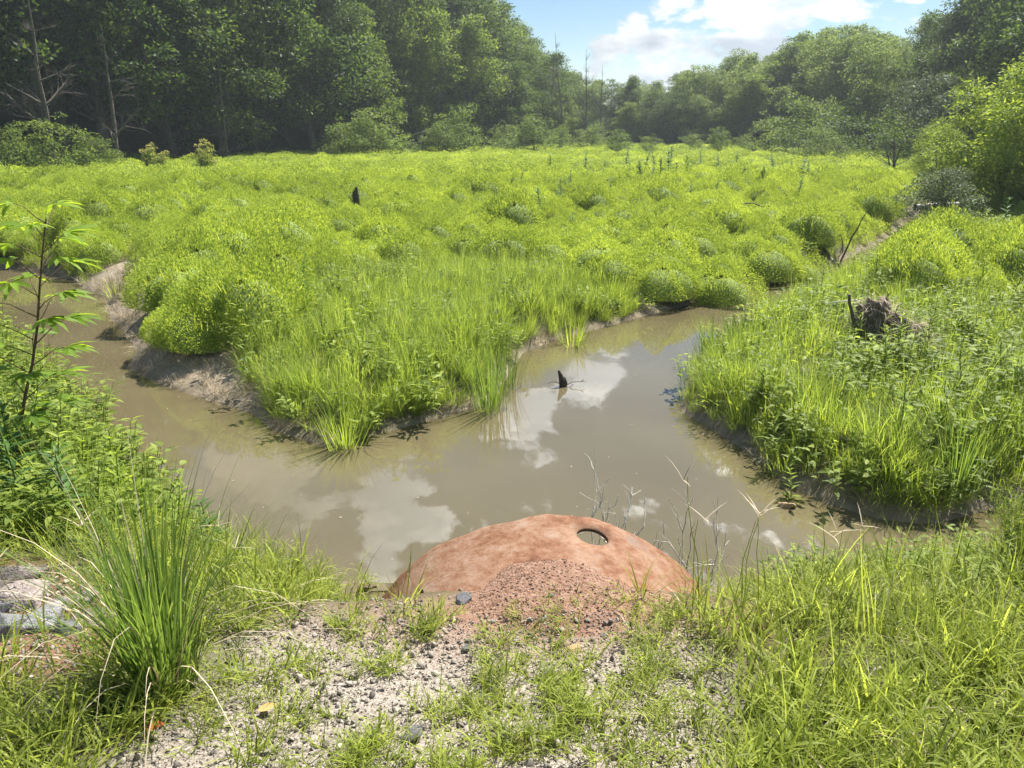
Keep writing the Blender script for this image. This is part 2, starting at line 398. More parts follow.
def rust_mat():
    m, t = new_mat('rusty_steel'); out = N(t, 'ShaderNodeOutputMaterial'); tcn = N(t, 'ShaderNodeTexCoord')
    def nz(s, d=7.0, r=.62):
        n = N(t, 'ShaderNodeTexNoise', i_Scale=s, i_Detail=d, i_Roughness=r); t.links.new(tcn.outputs['Object'], n.inputs['Vector']); return n.outputs['Fac']
    c = N(t, 'ShaderNodeValToRGB'); e = c.color_ramp.elements; e.new(.5); e.new(.5)
    for q, (p, k) in zip(e, [(.36, (.10, .04, .018)), (.45, (.20, .088, .042)), (.53, (.27, .155, .095)), (.67, (.34, .245, .18))]): q.position = p; q.color = (*k, 1)
    t.links.new(math_node(t, 'ADD', math_node(t, 'MULTIPLY', nz(3.2, 8.0), .55), math_node(t, 'MULTIPLY', nz(17, 9.0, .72), .45)), c.inputs[0])
    g = N(t, 'ShaderNodeMapRange'); g.inputs['From Min'].default_value = .60; g.inputs['From Max'].default_value = .68; t.links.new(nz(1.7, 5.0), g.inputs['Value'])
    mx = N(t, 'ShaderNodeMix', data_type='RGBA'); t.links.new(math_node(t, 'MULTIPLY', g.outputs[0], .7), mx.inputs[0]); t.links.new(c.outputs[0], mx.inputs[6]); mx.inputs[7].default_value = (.20, .155, .13, 1)
    sp = N(t, 'ShaderNodeMapRange'); sp.inputs['From Min'].default_value = .62; sp.inputs['From Max'].default_value = .72; t.links.new(nz(38, 4.0), sp.inputs['Value'])
    m2 = N(t, 'ShaderNodeMix', data_type='RGBA'); t.links.new(math_node(t, 'MULTIPLY', sp.outputs[0], .8), m2.inputs[0]); t.links.new(mx.outputs[2], m2.inputs[6]); m2.inputs[7].default_value = (.16, .06, .03, 1)
    bs = N(t, 'ShaderNodeBsdfPrincipled', i_Roughness=.82); bs.inputs['Specular IOR Level'].default_value = .3
    t.links.new(m2.outputs[2], bs.inputs['Base Color'])
    bp = N(t, 'ShaderNodeBump', i_Strength=.7, i_Distance=.012); t.links.new(math_node(t, 'ADD', nz(34, 8.0, .7), nz(6, 5.0)), bp.inputs['Height']); t.links.new(bp.outputs[0], bs.inputs['Normal'])
    t.links.new(bs.outputs[0], out.inputs[0]); return m
M['rust'] = rust_mat()

# ---------------------------------------------------------------- ground and water
NEAR_SHORE = [(16, 6.6), (9, 5.9), (5, 5.3), (3, 5.0), (1.5, 4.8), (0, 4.8), (-1.5, 4.9), (-2.6, 5.5), (-3.4, 6.5), (-4.55, 8.0), (-5.9, 9.4), (-7.6, 11.3), (-9.6, 13.4), (-12, 14.8), (-17, 15.5), (-40, 16.5)]
FAR_PX = [(0, 268), (40, 272), (75, 281), (90, 292), (108, 297), (113, 318), (125, 328), (140, 350), (130, 368), (160, 382), (205, 398), (255, 412),
          (275, 428), (325, 445), (380, 432), (440, 416), (490, 402), (503, 378), (520, 352), (560, 337), (600, 327), (640, 316), (680, 306), (720, 298),
          (755, 289), (795, 275), (835, 262), (860, 252), (885, 238), (905, 222), (925, 208), (945, 202), (938, 212), (918, 232), (896, 247), (880, 268),
          (855, 282), (818, 299), (782, 319), (740, 337), (712, 352), (694, 375), (683, 410), (720, 432), (760, 457), (785, 480), (830, 502), (880, 517),
          (930, 522), (980, 508), (1030, 500), (1110, 493), (1220, 486)]
WATER = [(-40, 21.5), (-22, 20.5)] + [P(u, v) for u, v in FAR_PX] + [(10.5, 7.6), (16, 8.2)] + NEAR_SHORE
TREELINE = [(-80, 22), (-48, 40), (-34, 51), (-19, 71), (-1.5, 95), (14, 116), (34, 98), (38, 70), (34, 50), (36, 34), (48, 14)]
CLEARING = TREELINE + [(60, -40), (-100, -40)]
PIPE_X, PIPE_Z, PIPE_R, PIPE_END = 0.20, -0.27, 1.22, 4.17
THATCH1 = P(205, 372, .2); THATCH2 = P(125, 285, .3)

_nx = np.array([p[0] for p in NEAR_SHORE])[::-1]; _ny = np.array([p[1] for p in NEAR_SHORE])[::-1]
def near_side(x, y): return y < np.interp(x, _nx, _ny) + .3

def water_sd(x, y):
    """distance to the waterline: positive on land, negative in the water"""
    d = seg_dist(x, y, WATER); return np.where(in_poly(x, y, WATER), -d, d)

def pipe_roof(x):
    q = PIPE_R ** 2 - (x - PIPE_X) ** 2
    return np.where(q > 0, PIPE_Z + np.sqrt(np.maximum(q, 0)), -9)

def ground_z(x, y, raw=False):
    x = np.asarray(x, float); y = np.asarray(y, float)
    d = water_sd(x, y); ns = near_side(x, y)
    emb = np.maximum(1.6 - .2 * y + .05 * (vnoise(x, y, .7, 3) - .5), .42)
    near = np.minimum(emb, .05 + .64 * np.maximum(d, 0))
    d1 = np.hypot(x - THATCH1[0], y - THATCH1[1]); slope = .5 - .25 * np.exp(-(d1 / 1.2) ** 2) + .5 * (vnoise(x, y, 1.7, 77) - .4)
    mead = np.minimum(.42 + .12 * (vnoise(x, y, 3.1, 5) - .5), .04 + slope * np.maximum(d, 0)) + .005 * np.maximum(0, np.minimum(y, 60) - 20)
    z = np.where(ns, near, mead)
    z = np.where(d < 0, np.maximum(-.55, .04 + d * .8), z)
    z = z + .03 * (vnoise(x, y, .33, 9) - .5) * (d > .15)
    z = z - ns * sstep(3.3, 3.75, y) * (.34 * np.exp(-((x - PIPE_X + 1.12) / .33) ** 2) + .2 * np.exp(-((x - PIPE_X - 1.15) / .25) ** 2)) * (z > .1)
    out = np.where(in_poly(x, y, CLEARING), 0, seg_dist(x, y, TREELINE, False)) * (y > 10)
    hill = np.where(x < 5, .34, .16)
    z = z + np.minimum(np.maximum(out - 2, 0) * hill, np.where(x < 5, 14, 6))
    if not raw:
        roof = pipe_roof(x)
        cut = (roof > -5) & (y > 3.38) & (y < PIPE_END + .12) & (z < roof - .01)
        z = np.where(cut, z - np.clip((roof - z - .01) * 8, 0, 1.6) * sstep(3.38, 3.55, y), z)
    return z

def axis_steps(br):
    out = []
    for a, b, s in br: out.append(np.arange(a, b - 1e-6, s))
    return np.concatenate(out + [[br[-1][1]]])
gx = axis_steps([(-700, -100, 60), (-100, -30, 3.5), (-30, -8, .5), (-8, -3.5, .18), (-3.5, 3.5, .07), (3.5, 9, .18), (9, 30, .5), (30, 100, 3.5), (100, 700, 60)])
gy = axis_steps([(-300, -20, 40), (-20, 0, 2), (0, 1, .2), (1, 5.6, .07), (5.6, 14, .16), (14, 30, .4), (30, 130, 2.5), (130, 250, 10), (250, 1000, 75)])
GX, GY = np.meshgrid(gx, gy)
GZ = ground_z(GX, GY)
ny_, nx_ = GX.shape
idx = np.arange(nx_ * ny_).reshape(ny_, nx_)
F4 = np.stack([idx[:-1, :-1], idx[:-1, 1:], idx[1:, 1:], idx[1:, :-1]], -1).reshape(-1, 4)
sd_ = water_sd(GX, GY)
GRAVEL = [P(u, v, z) for u, v, z in [(250, 640, .92), (330, 618, .92), (395, 614, .92), (450, 600, .93), (600, 604, .93), (690, 615, .95), (720, 660, 1.05), (720, 700, 1.1), (740, 790, 1.3), (560, 900, 1.4), (100, 900, 1.4), (70, 780, 1.3), (130, 730, 1.2), (210, 690, 1.1)]]
ROCKY = [P(u, v, z) for u, v, z in [(-60, 545, .95), (60, 548, .95), (120, 585, 1.0), (138, 640, 1.05), (70, 668, 1.1), (-80, 672, 1.1)]]
def soft_in(x, y, poly, e): 
    d = seg_dist(x, y, poly); return np.clip(.5 + np.where(in_poly(x, y, poly), d, -d) / e, 0, 1)
wg = soft_in(GX, GY, GRAVEL, .35); wr = np.maximum(soft_in(GX, GY, ROCKY, .3) * .8, .55 * np.exp(-(((GX + .45) / .5) ** 2 + ((GY - 3.1) / .3) ** 2)))
redrock = [P(u, v, .95) for u, v in [(500, 612), (610, 606), (650, 640), (560, 650)]]
wr = np.maximum(wr, .9 * np.exp(-(((GX - .15) / 1.0) ** 2 + ((GY - 3.15) / .32) ** 2)))
wt = np.clip(soft_in(GX, GY, [P(u, v, .3) for u, v in [(75, 282), (100, 268), (135, 258), (172, 262), (160, 285), (172, 312), (165, 330), (190, 345), (235, 362), (268, 380), (275, 432), (150, 395), (118, 360), (105, 318)]], .5) + np.exp(-(np.hypot(GX - THATCH1[0], GY - THATCH1[1]) / 1.25) ** 2) + np.exp(-(np.hypot(GX - THATCH2[0], GY - THATCH2[1]) / 1.5) ** 2), 0, 1)
wm = np.clip(1 - (sd_ - .02) / .22, 0, 1)
z0 = np.zeros(0, int)
me = mesh_from('ground', np.stack([GX, GY, GZ], -1).reshape(-1, 3), np.zeros((0, 3), int), F4, np.zeros(GX.size), z0, np.zeros(len(F4), int), M['ground'], True,
               {'w_gravel': ('FLOAT', wg), 'w_red': ('FLOAT', wr), 'w_thatch': ('FLOAT', wt), 'w_mud': ('FLOAT', wm)})
tag(link('ground', me), kind='structure')

# water: one level sheet that the banks rise out of
g = G(); g.add([(-40, 3, 0), (17, 3, 0), (17, 30, 0), (-40, 30, 0)], [[0, 1, 2, 3]])
tag(link('water', g.mesh('water', M['water'])), kind='structure')

# ---------------------------------------------------------------- culvert pipe with a round hole, and the dirt heaped on it
def make_pipe():
    s0, s1 = -math.pi * PIPE_R, math.pi * PIPE_R
    T0, T1 = 1.2, PIPE_END
    hx, hy, hr = 0.27, PIPE_END - .20, .094      # hole: arc length from the crown, position along the pipe, radius
    a = .16; n = 8
    S = np.unique(np.concatenate([np.linspace(s0, hx - a, 40), np.linspace(hx - a, hx + a, n + 1), np.linspace(hx + a, s1, 36)]).round(6))
    T = np.unique(np.concatenate([np.linspace(T0, hy - a, 14), np.linspace(hy - a, hy + a, n + 1), np.linspace(hy + a, T1, 3)]).round(6))
    def to3(s, t):
        # slightly dented rim
        ang = s / PIPE_R; r = PIPE_R + .012 * np.sin(3 * ang + 1) * sstep(3.6, T1, t) - .02 * np.exp(-((s + .45) / .25) ** 2) * sstep(3.7, T1, t)
        edge = .016 * np.sin(7 * s) + .010 * np.sin(19 * s + 2) + .007 * np.sin(47 * s + 1)
        t = t + edge * sstep(T1 - .06, T1, t)
        return np.stack([PIPE_X + r * np.sin(ang), t, PIPE_Z + r * np.cos(ang)], -1)
    SS, TT = np.meshgrid(S, T); V = to3(SS, TT).reshape(-1, 3); ns = len(S); F = []
    inside = lambda i, j: hx - a - 1e-4 <= S[i] and S[i + 1] <= hx + a + 1e-4 and hy - a - 1e-4 <= T[j] and T[j + 1] <= hy + a + 1e-4
    for j in range(len(T) - 1):
        for i in range(ns - 1):
            if not inside(i, j): F.append([j * ns + i, j * ns + i + 1, (j + 1) * ns + i + 1, (j + 1) * ns + i])
    iL = int(np.argmin(abs(S - (hx - a)))); iR = int(np.argmin(abs(S - (hx + a)))); jB = int(np.argmin(abs(T - (hy - a)))); jT = int(np.argmin(abs(T - (hy + a))))
    ring = [jB * ns + i for i in range(iL, iR)] + [j * ns + iR for j in range(jB, jT)] + [jT * ns + i for i in range(iR, iL, -1)] + [j * ns + iL for j in range(jT, jB, -1)]
    sq = np.array([(S[k % ns], T[k // ns]) for k in ring]); q = sq - [hx, hy]
    rr = hr * (1 + .04 * np.sin(2 * np.arctan2(q[:, 1], q[:, 0]) + .6)); c = q / np.linalg.norm(q, axis=1)[:, None] * rr[:, None] + [hx, hy]
    base = len(V); V = np.vstack([V, to3(c[:, 0], c[:, 1])]); m = len(ring)
    for k in range(m): F.append([ring[k], ring[(k + 1) % m], base + (k + 1) % m, base + k])
    g = G(); g.add(V, F)
    me = g.mesh('culvert_pipe', M['rust'], True)
    bm = bmesh.new(); bm.from_mesh(me); bmesh.ops.remove_doubles(bm, verts=bm.verts, dist=1e-4); bmesh.ops.recalc_face_normals(bm, faces=bm.faces); bm.to_mesh(me); bm.free()
    o = link('culvert_pipe', me)
    md = o.modifiers.new('thickness', 'SOLIDIFY'); md.thickness = .024; md.offset = 0
    tag(o, 'rusty steel culvert pipe with a round hole near its end, jutting over the water', 'pipe')
make_pipe()

def heap_z(x, y):
    base = np.maximum(pipe_roof(x), np.where(y < 3.5, ground_z(x, y, True), -5))
    ex = (x - .27) / .72; ey = (y - 3.34) / .50
    r = np.hypot(ex, ey) + .10 * (vnoise(x, y, .17, 21) - .5) + .12 * (vnoise(x, y, .4, 22) - .5)
    th = -.03 + .085 * (1 - sstep(.25, 1.10, r)) + .012 * (vnoise(x, y, .06, 23) - .5)
    th = np.where(y < 3.45, np.maximum(th, -.005 - .03 * sstep(.75, .95, np.abs(x - PIPE_X) / PIPE_R)), th)
    return base + th
hxs = np.linspace(-.95, 1.30, 90); hys = np.linspace(2.95, 3.92, 45)
HX, HY = np.meshgrid(hxs, hys); HZ = heap_z(HX, HY); HZ = np.maximum(HZ, -.2)
ii = np.arange(HX.size).reshape(HX.shape)
g = G(); g.add(np.stack([HX, HY, HZ], -1).reshape(-1, 3), np.stack([ii[:-1, :-1], ii[:-1, 1:], ii[1:, 1:], ii[1:, :-1]], -1).reshape(-1, 4))
M['heap'] = noise_mat('red_dirt', [(.25, (.15, .075, .046)), (.5, (.25, .145, .095)), (.75, (.35, .235, .17))], 26, detail=9, bump=1.0, bump_scale=55, obj_var=0)
tag(link('dirt', g.mesh('dirt', M['heap'], True)), 'reddish gravelly dirt heaped on the crown of the rusty pipe', 'dirt', kind='stuff')

# ---------------------------------------------------------------- scatter object: many small copies inside ONE object (ground cover nobody could count)
def scatter(name, pts, rot, scl, kind_ix, protos, mats, label, cat):
    """protos: list of G; their geometry rides in the same mesh and is instanced on the points"""
    Np = len(pts); V = [np.asarray(pts, float)]; F3s, F4s, T, M3s, M4s = [], [], [np.zeros(Np)], [], []
    pid = [np.asarray(kind_ix, int)]; off = Np
    for k, p in enumerate(protos):
        v, f3, f4, t, m3, m4 = p.arrays(); V.append(v); T.append(t); F3s.append(f3 + off); F4s.append(f4 + off); M3s.append(m3); M4s.append(m4)
        pid.append(np.full(len(v), 100 + k)); off += len(v)
    extra = off - Np
    me = mesh_from(name, np.concatenate(V), np.concatenate(F3s), np.concatenate(F4s), np.concatenate(T), np.concatenate(M3s), np.concatenate(M4s), mats, False,
                   {'pid': ('INT', np.concatenate(pid)), 'rot': ('FLOAT_VECTOR', np.concatenate([np.asarray(rot, float), np.zeros((extra, 3))])),
                    'scl': ('FLOAT_VECTOR', np.concatenate([np.asarray(scl, float), np.ones((extra, 3))]))})
    o = link(name, me)
    ng = bpy.data.node_groups.new(name + '_scatter', 'GeometryNodeTree')
    ng.interface.new_socket('Geometry', in_out='INPUT', socket_type='NodeSocketGeometry'); ng.interface.new_socket('Geometry', in_out='OUTPUT', socket_type='NodeSocketGeometry')
    gi = ng.nodes.new('NodeGroupInput'); go = ng.nodes.new('NodeGroupOutput'); jn = ng.nodes.new('GeometryNodeJoinGeometry')
    na = ng.nodes.new('GeometryNodeInputNamedAttribute'); na.data_type = 'INT'; na.inputs[0].default_value = 'pid'
    nr = ng.nodes.new('GeometryNodeInputNamedAttribute'); nr.data_type = 'FLOAT_VECTOR'; nr.inputs[0].default_value = 'rot'
    nsn = ng.nodes.new('GeometryNodeInputNamedAttribute'); nsn.data_type = 'FLOAT_VECTOR'; nsn.inputs[0].default_value = 'scl'
    er = ng.nodes.new('FunctionNodeEulerToRotation'); ng.links.new(nr.outputs[0], er.inputs[0])
    def sel(v):
        c = ng.nodes.new('FunctionNodeCompare'); c.data_type = 'INT'; c.operation = 'EQUAL'
        ng.links.new(na.outputs[0], c.inputs[2]); c.inputs[3].default_value = v
        s = ng.nodes.new('GeometryNodeSeparateGeometry'); s.domain = 'POINT'
        ng.links.new(gi.outputs[0], s.inputs[0]); ng.links.new(c.outputs[0], s.inputs[1]); return s.outputs[0]
    for k in range(len(protos)):
        ip = ng.nodes.new('GeometryNodeInstanceOnPoints')
        ng.links.new(sel(k), ip.inputs['Points']); ng.links.new(sel(100 + k), ip.inputs['Instance'])
        ng.links.new(er.outputs[0], ip.inputs['Rotation']); ng.links.new(nsn.outputs[0], ip.inputs['Scale'])
        ng.links.new(ip.outputs[0], jn.inputs[0])
    ng.links.new(jn.outputs[0], go.inputs[0])
    md = o.modifiers.new('scatter', 'NODES'); md.node_group = ng
    tag(o, label, cat, kind='stuff')
    return o

def in_view(x, y, margin=2.0):
    """roughly what this place shows from the culvert, with room for a step to either side"""
    return (np.abs(x) < np.maximum(y, 1) * .72 + margin + 1.2) & (y > .9)

def rand_pts(x0, x1, y0, y1, dens):
    n = rng.poisson((x1 - x0) * (y1 - y0) * dens); return rng.uniform(x0, x1, n), rng.uniform(y0, y1, n)

def rots(n, tilt=.15): return np.stack([rng.normal(0, tilt, n), rng.normal(0, tilt, n), rng.uniform(0, 6.283, n)], 1)
def scls(n, lo, hi, zlo=.8, zhi=1.25):
    s = rng.uniform(lo, hi, n); return np.stack([s, s, s * rng.uniform(zlo, zhi, n)], 1)

# --- prototypes
def clump_proto(n, r, h, L, W, seed, mat=0, stems=True):
    """rounded cushion of small narrow leaves on upright stems"""
    g = G(); q = np.random.default_rng(seed)
    rr = r * np.sqrt(q.uniform(0, 1, n)); a = q.uniform(0, 6.283, n)
    top = h * np.sqrt(np.maximum(1 - (rr / r) ** 2 * .8, 0.05))
    u = q.uniform(0, 1, n) ** .45; z = top * (.25 + .75 * u)
    p = np.stack([rr * np.cos(a), rr * np.sin(a), z], 1) + q.normal(0, .025 * r / .5, (n, 3))
    out = np.stack([np.cos(a) * rr / r, np.sin(a) * rr / r, np.full(n, .55)], 1)
    ax = unit(out + q.normal(0, .55, (n, 3)))
    leaves_flat(g, p, ax, rdir(n, .8, q), L * q.uniform(.7, 1.35, n), W * q.uniform(.7, 1.3, n), q.uniform(-1, 1, n), mat)
    return g

def tuft_proto(n, r, L, W, lean, curve, seed, mat=0, straw=0.0, seg=4):
    g = G(); q = np.random.default_rng(seed)
    a = q.uniform(0, 6.283, n); rr = r * np.sqrt(q.uniform(0, 1, n))
    p = np.stack([rr * np.cos(a), rr * np.sin(a), np.full(n, -.02)], 1)
    az = a + q.normal(0, .8, n)
    ns = int(n * straw)
    blades(g, p[ns:], az[ns:], np.abs(q.normal(0, lean, n - ns)), L * q.uniform(.5, 1.15, n - ns), W * q.uniform(.7, 1.3, n - ns), q.uniform(.2, 1, n - ns) * curve, q.uniform(-1, 1, n - ns), seg, mat)
    if ns: blades(g, p[:ns], az[:ns], np.abs(q.normal(0, lean * 1.8, ns)), L * q.uniform(.4, 1.0, ns), W * .7, q.uniform(.2, 1.2, ns) * curve, q.uniform(-1, 1, ns), seg, mat + 1)
    return g

def broad_proto(n, r, h, L, W, seed, mat=0):
    """low leafy weed: stems with ovate leaves"""
    g = G(); q = np.random.default_rng(seed)
    for _ in range(n):
        a = q.uniform(0, 6.283); rr = r * math.sqrt(q.uniform(0, 1)); hh = h * q.uniform(.5, 1.1)
        p0 = np.array([rr * math.cos(a), rr * math.sin(a), 0]); p1 = p0 + [math.cos(a) * hh * .25, math.sin(a) * hh * .25, hh]
        tube(g, wobble(p0, p1, 4, .01, q), [.004, .003, .003, .002], 3, 0, mat, False)
        k = 7; t = np.linspace(.25, 1, k)[:, None]; lp = p0 * (1 - t) + p1 * t
        la = q.uniform(0, 6.283) + np.arange(k) * 2.4
        ax = np.stack([np.cos(la), np.sin(la), q.uniform(.1, .7, k)], 1)
        leaves_nice(g, lp, ax, np.tile([0, 0, 1.0], (k, 1)) + q.normal(0, .2, (k, 3)), L * q.uniform(.6, 1.2, k), W * q.uniform(.7, 1.2, k), q.uniform(-1, 1, k), .3, mat)
    return g

def stone_proto(seed, flat=.7):
    q = np.random.default_rng(seed); bm = bmesh.new(); bmesh.ops.create_icosphere(bm, subdivisions=2, radius=1)
    V = np.array([v.co[:] for v in bm.verts]); F = np.array([[v.index for v in f.verts] for f in bm.faces]); bm.free()
    for _ in range(11):
        nrm = unit(q.normal(size=3)); d = q.uniform(.25, .7); s = V @ nrm; V = V - np.maximum(s - d, 0)[:, None] * nrm
    V = V * [1, q.uniform(.6, .9), flat * q.uniform(.7, 1)]
    g = G(); g.add(V, F, q.uniform(-1, 1)); return g

# mound field of the meadow: soft cushions one to two metres across
_mr = np.random.default_rng(11)
NM = 2300
_mx = _mr.uniform(-45, 45, NM); _my = _mr.uniform(7, 75, NM); _mrad = _mr.uniform(.7, 1.7, NM) * (1 + _my / 90); _mh = _mr.uniform(.25, .85, NM)
def mounds(x, y):
    out = np.zeros(len(x))
    for i in range(0, len(x), 4000):
        xx, yy = x[i:i + 4000, None], y[i:i + 4000, None]
        d = ((xx - _mx) ** 2 + (yy - _my) ** 2) / _mrad ** 2
        out[i:i + 4000] = (np.sqrt(np.maximum(1 - d, 0)) * _mh).max(1)
    return out

CUSHIONS = [(205, 342, 1.5, 'round cushion bush at the edge of the straw covered bank'), (185, 305, 2.0, 'broad cushion bush above the notch in the left bank'), (172, 262, 1.9, 'cushion bush behind the eroded bank end'),
        (235, 300, 1.6, 'cushion bush behind the roundest bank bush'), (262, 312, 1.2, 'small cushion bush right of the roundest bank bush'), (232, 220, 2.4, 'shaded cushion bush by the small gully'), (600, 275, 2.0, 'wide cushion bush over the pond inlet'), (550, 268, 1.8, 'cushion bush left of the wide inlet bush'),
        (665, 285, 1.7, 'cushion bush overhanging the channel bend'), (720, 282, 1.9, 'dark-sided cushion bush on the channel bank'), (765, 265, 1.9, 'cushion bush on the far channel bank by the thin dead branch'), (800, 262, 1.7, 'last cushion bush up the channel'), (690, 262, 1.9, 'cushion bush behind the channel bank bushes')]
CUSH_AT = [(*P(u, v, .35), sc) for u, v, sc, _ in CUSHIONS]
BARE = [P(u, v, .3) for u, v in [(75, 282), (100, 268), (135, 258), (172, 262), (160, 285), (172, 312), (165, 330), (190, 345), (235, 362), (268, 380), (275, 432), (150, 395), (118, 360), (105, 318)]]
LOWBANK = [P(u, v, .3) for u, v in [(700, 345), (745, 330), (800, 300), (850, 282), (885, 262), (930, 225), (900, 225), (840, 258), (760, 285), (690, 310)]]
def clear_of(x, y):
    k = ~in_poly(x, y, BARE)
    for cx, cy, sc in CUSH_AT: k &= np.hypot(x - cx, y - cy) > .42 * sc
    return k
RIGHT_BANK = [P(u, v, .4) for u, v in [(655, 330), (700, 312), (765, 296), (845, 267), (905, 235), (945, 205)]] + [(24, 27), (30, 20), (16, 8.4), (10, 7.6), (5.5, 6.3)] + [P(u, v, 0) for u, v in [(980, 512), (880, 525), (785, 485), (683, 418)]]
PENIN = [P(u, v, .4) for u, v in [(225, 390), (240, 345), (300, 300), (330, 285), (420, 268), (520, 275), (600, 285), (660, 300), (640, 330), (520, 380), (500, 420), (320, 470)]]
def thatchy(x, y): return np.exp(-(np.hypot(x - THATCH1[0], y - THATCH1[1]) / 1.15) ** 2) + np.exp(-(np.hypot(x - THATCH2[0], y - THATCH2[1]) / 1.3) ** 2)

# --- meadow hummocks: rounded cushions of small leaves side by side (nobody could count them)
def dome_proto(n, L, W, seed):
    g = G(); q = np.random.default_rng(seed); ph = q.uniform(0, 6, 4)
    u = unit(np.stack([q.normal(size=n), q.normal(size=n), np.abs(q.normal(size=n)) * .9], 1)); az = np.arctan2(u[:, 1], u[:, 0])
    r = (1 + .12 * np.sin(2 * az + ph[0]) + .09 * np.sin(3 * az + ph[1]) + .07 * np.sin(5 * az + ph[2] + 4 * u[:, 2])) * q.uniform(.80, 1.04, n) ** .7
    p = u * r[:, None]
    ax = unit(u * [.8, .8, .9] + [0, 0, .35] + q.normal(0, .55, (n, 3)))
    leaves_flat(g, p, ax, rdir(n, .8, q), L * q.uniform(.6, 1.4, n), W * q.uniform(.7, 1.3, n), np.clip(q.normal(0, .55, n), -1, 1))
    # solid core added inside each cushion to block light, in the stem colour
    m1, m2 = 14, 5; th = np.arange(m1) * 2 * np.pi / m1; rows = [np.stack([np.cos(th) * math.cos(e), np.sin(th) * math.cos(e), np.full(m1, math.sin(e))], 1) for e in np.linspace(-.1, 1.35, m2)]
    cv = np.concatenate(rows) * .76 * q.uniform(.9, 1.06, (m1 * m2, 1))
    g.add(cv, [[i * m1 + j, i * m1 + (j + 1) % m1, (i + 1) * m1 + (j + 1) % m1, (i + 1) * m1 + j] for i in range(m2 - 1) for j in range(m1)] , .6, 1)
    k = n // 300; a = q.uniform(0, 6.28, k); rr = .8 * np.sqrt(q.uniform(0, 1, k))      # taller sprigs
    blades(g, np.stack([rr * np.cos(a), rr * np.sin(a), np.sqrt(np.maximum(0, 1 - rr ** 2)) * .8], 1), a, np.abs(q.normal(0, .4, k)), q.uniform(.12, .3, k), W * 1.1, .6, q.uniform(-1, .6, k), 3)
    return g
cand_n = 60000
cxa = _mr.uniform(-1, 1, cand_n); cya = 6.5 + 117 * _mr.uniform(0, 1, cand_n) ** 1.5; cxa = cxa * (cya * .76 + 4)
cra = _mr.uniform(.38, .95, cand_n) * (1 + np.maximum(cya - 25, 0) / 70)
sdc = water_sd(cxa, cya)
ok = in_view(cxa, cya) & (sdc > .2 + .35 * cra) & ~near_side(cxa, cya) & (in_poly(cxa, cya, CLEARING) | (seg_dist(cxa, cya, TREELINE, False) < 2.5))
ok &= ~in_poly(cxa, cya, LOWBANK) & clear_of(cxa, cya) & ~in_poly(cxa, cya, PENIN) & (thatchy(cxa, cya) < .8)
ok &= ~(in_poly(cxa, cya, RIGHT_BANK) & (_mr.uniform(0, 1, cand_n) > np.clip((cya - 13) / 6, .0, 1)))
for gul in ([(205, 224), (225, 212), (262, 205), (268, 212), (240, 226)], [(95, 248), (130, 236), (165, 238), (150, 252)], [(560, 232), (600, 226), (640, 232), (600, 238)], [(800, 232), (850, 225), (880, 235), (830, 243)], [(300, 200), (350, 196), (340, 203)], [(895, 200), (925, 186), (1015, 188), (1020, 243), (905, 234)]):
    ok &= ~in_poly(cxa, cya, [P(u, v, .5) for u, v in gul])
cxa, cya, cra = cxa[ok], cya[ok], cra[ok]
keep = np.zeros(len(cxa), bool); cell = {}
for i in range(len(cxa)):
    kx, ky = int(cxa[i] // 3), int(cya[i] // 3); good = True
    for ax_ in (kx - 1, kx, kx + 1):
        for ay_ in (ky - 1, ky, ky + 1):
            for j in cell.get((ax_, ay_), ()):
                if (cxa[i] - cxa[j]) ** 2 + (cya[i] - cya[j]) ** 2 < (.74 * (cra[i] + cra[j])) ** 2: good = False; break
            if not good: break
        if not good: break
    if good: keep[i] = True; cell.setdefault((kx, ky), []).append(i)
HX_, HY_, HR_ = cxa[keep], cya[keep], cra[keep]; n = len(HX_)
HH_ = np.clip(HR_ * _mr.uniform(.75, 1.25, n), .35, 1.05) * (1 - .4 * sstep(30, 50, HY_))
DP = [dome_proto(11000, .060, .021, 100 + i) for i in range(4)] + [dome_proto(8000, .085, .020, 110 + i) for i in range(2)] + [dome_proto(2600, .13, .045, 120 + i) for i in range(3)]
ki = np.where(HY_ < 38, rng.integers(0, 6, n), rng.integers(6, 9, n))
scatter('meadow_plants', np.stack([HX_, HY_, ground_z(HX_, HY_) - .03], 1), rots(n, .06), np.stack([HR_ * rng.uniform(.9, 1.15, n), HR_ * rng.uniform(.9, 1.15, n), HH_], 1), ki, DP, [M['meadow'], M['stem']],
        'bright green rounded hummocks of leafy plants covering the whole marsh meadow', 'meadow plants')
# lower plants filling the hollows between them
x, y = [], []
for (y0, y1, dens) in ((7, 24, 2.6), (24, 48, 1.2), (48, 122, .45)):
    a_, b_ = rand_pts(-y1 * .78 - 4, y1 * .78 + 4, y0, y1, dens); x.append(a_); y.append(b_)
X = np.concatenate(x); Y = np.concatenate(y); sd = water_sd(X, Y)
k = in_view(X, Y) & (sd > .2) & ~near_side(X, Y) & (in_poly(X, Y, CLEARING) | (seg_dist(X, Y, TREELINE, False) < 3)) & ~in_poly(X, Y, LOWBANK) & clear_of(X, Y) & ~in_poly(X, Y, PENIN) & (thatchy(X, Y) < .8) & ~(in_poly(X, Y, RIGHT_BANK) & (rng.uniform(0, 1, len(X)) < .5))
X, Y = X[k], Y[k]; n = len(X)
sc = scls(n, .6, 1.0) * (1 + np.maximum(Y - 22, 0) / 50)[:, None]; sc[:, 2] = rng.uniform(.45, .85, n)
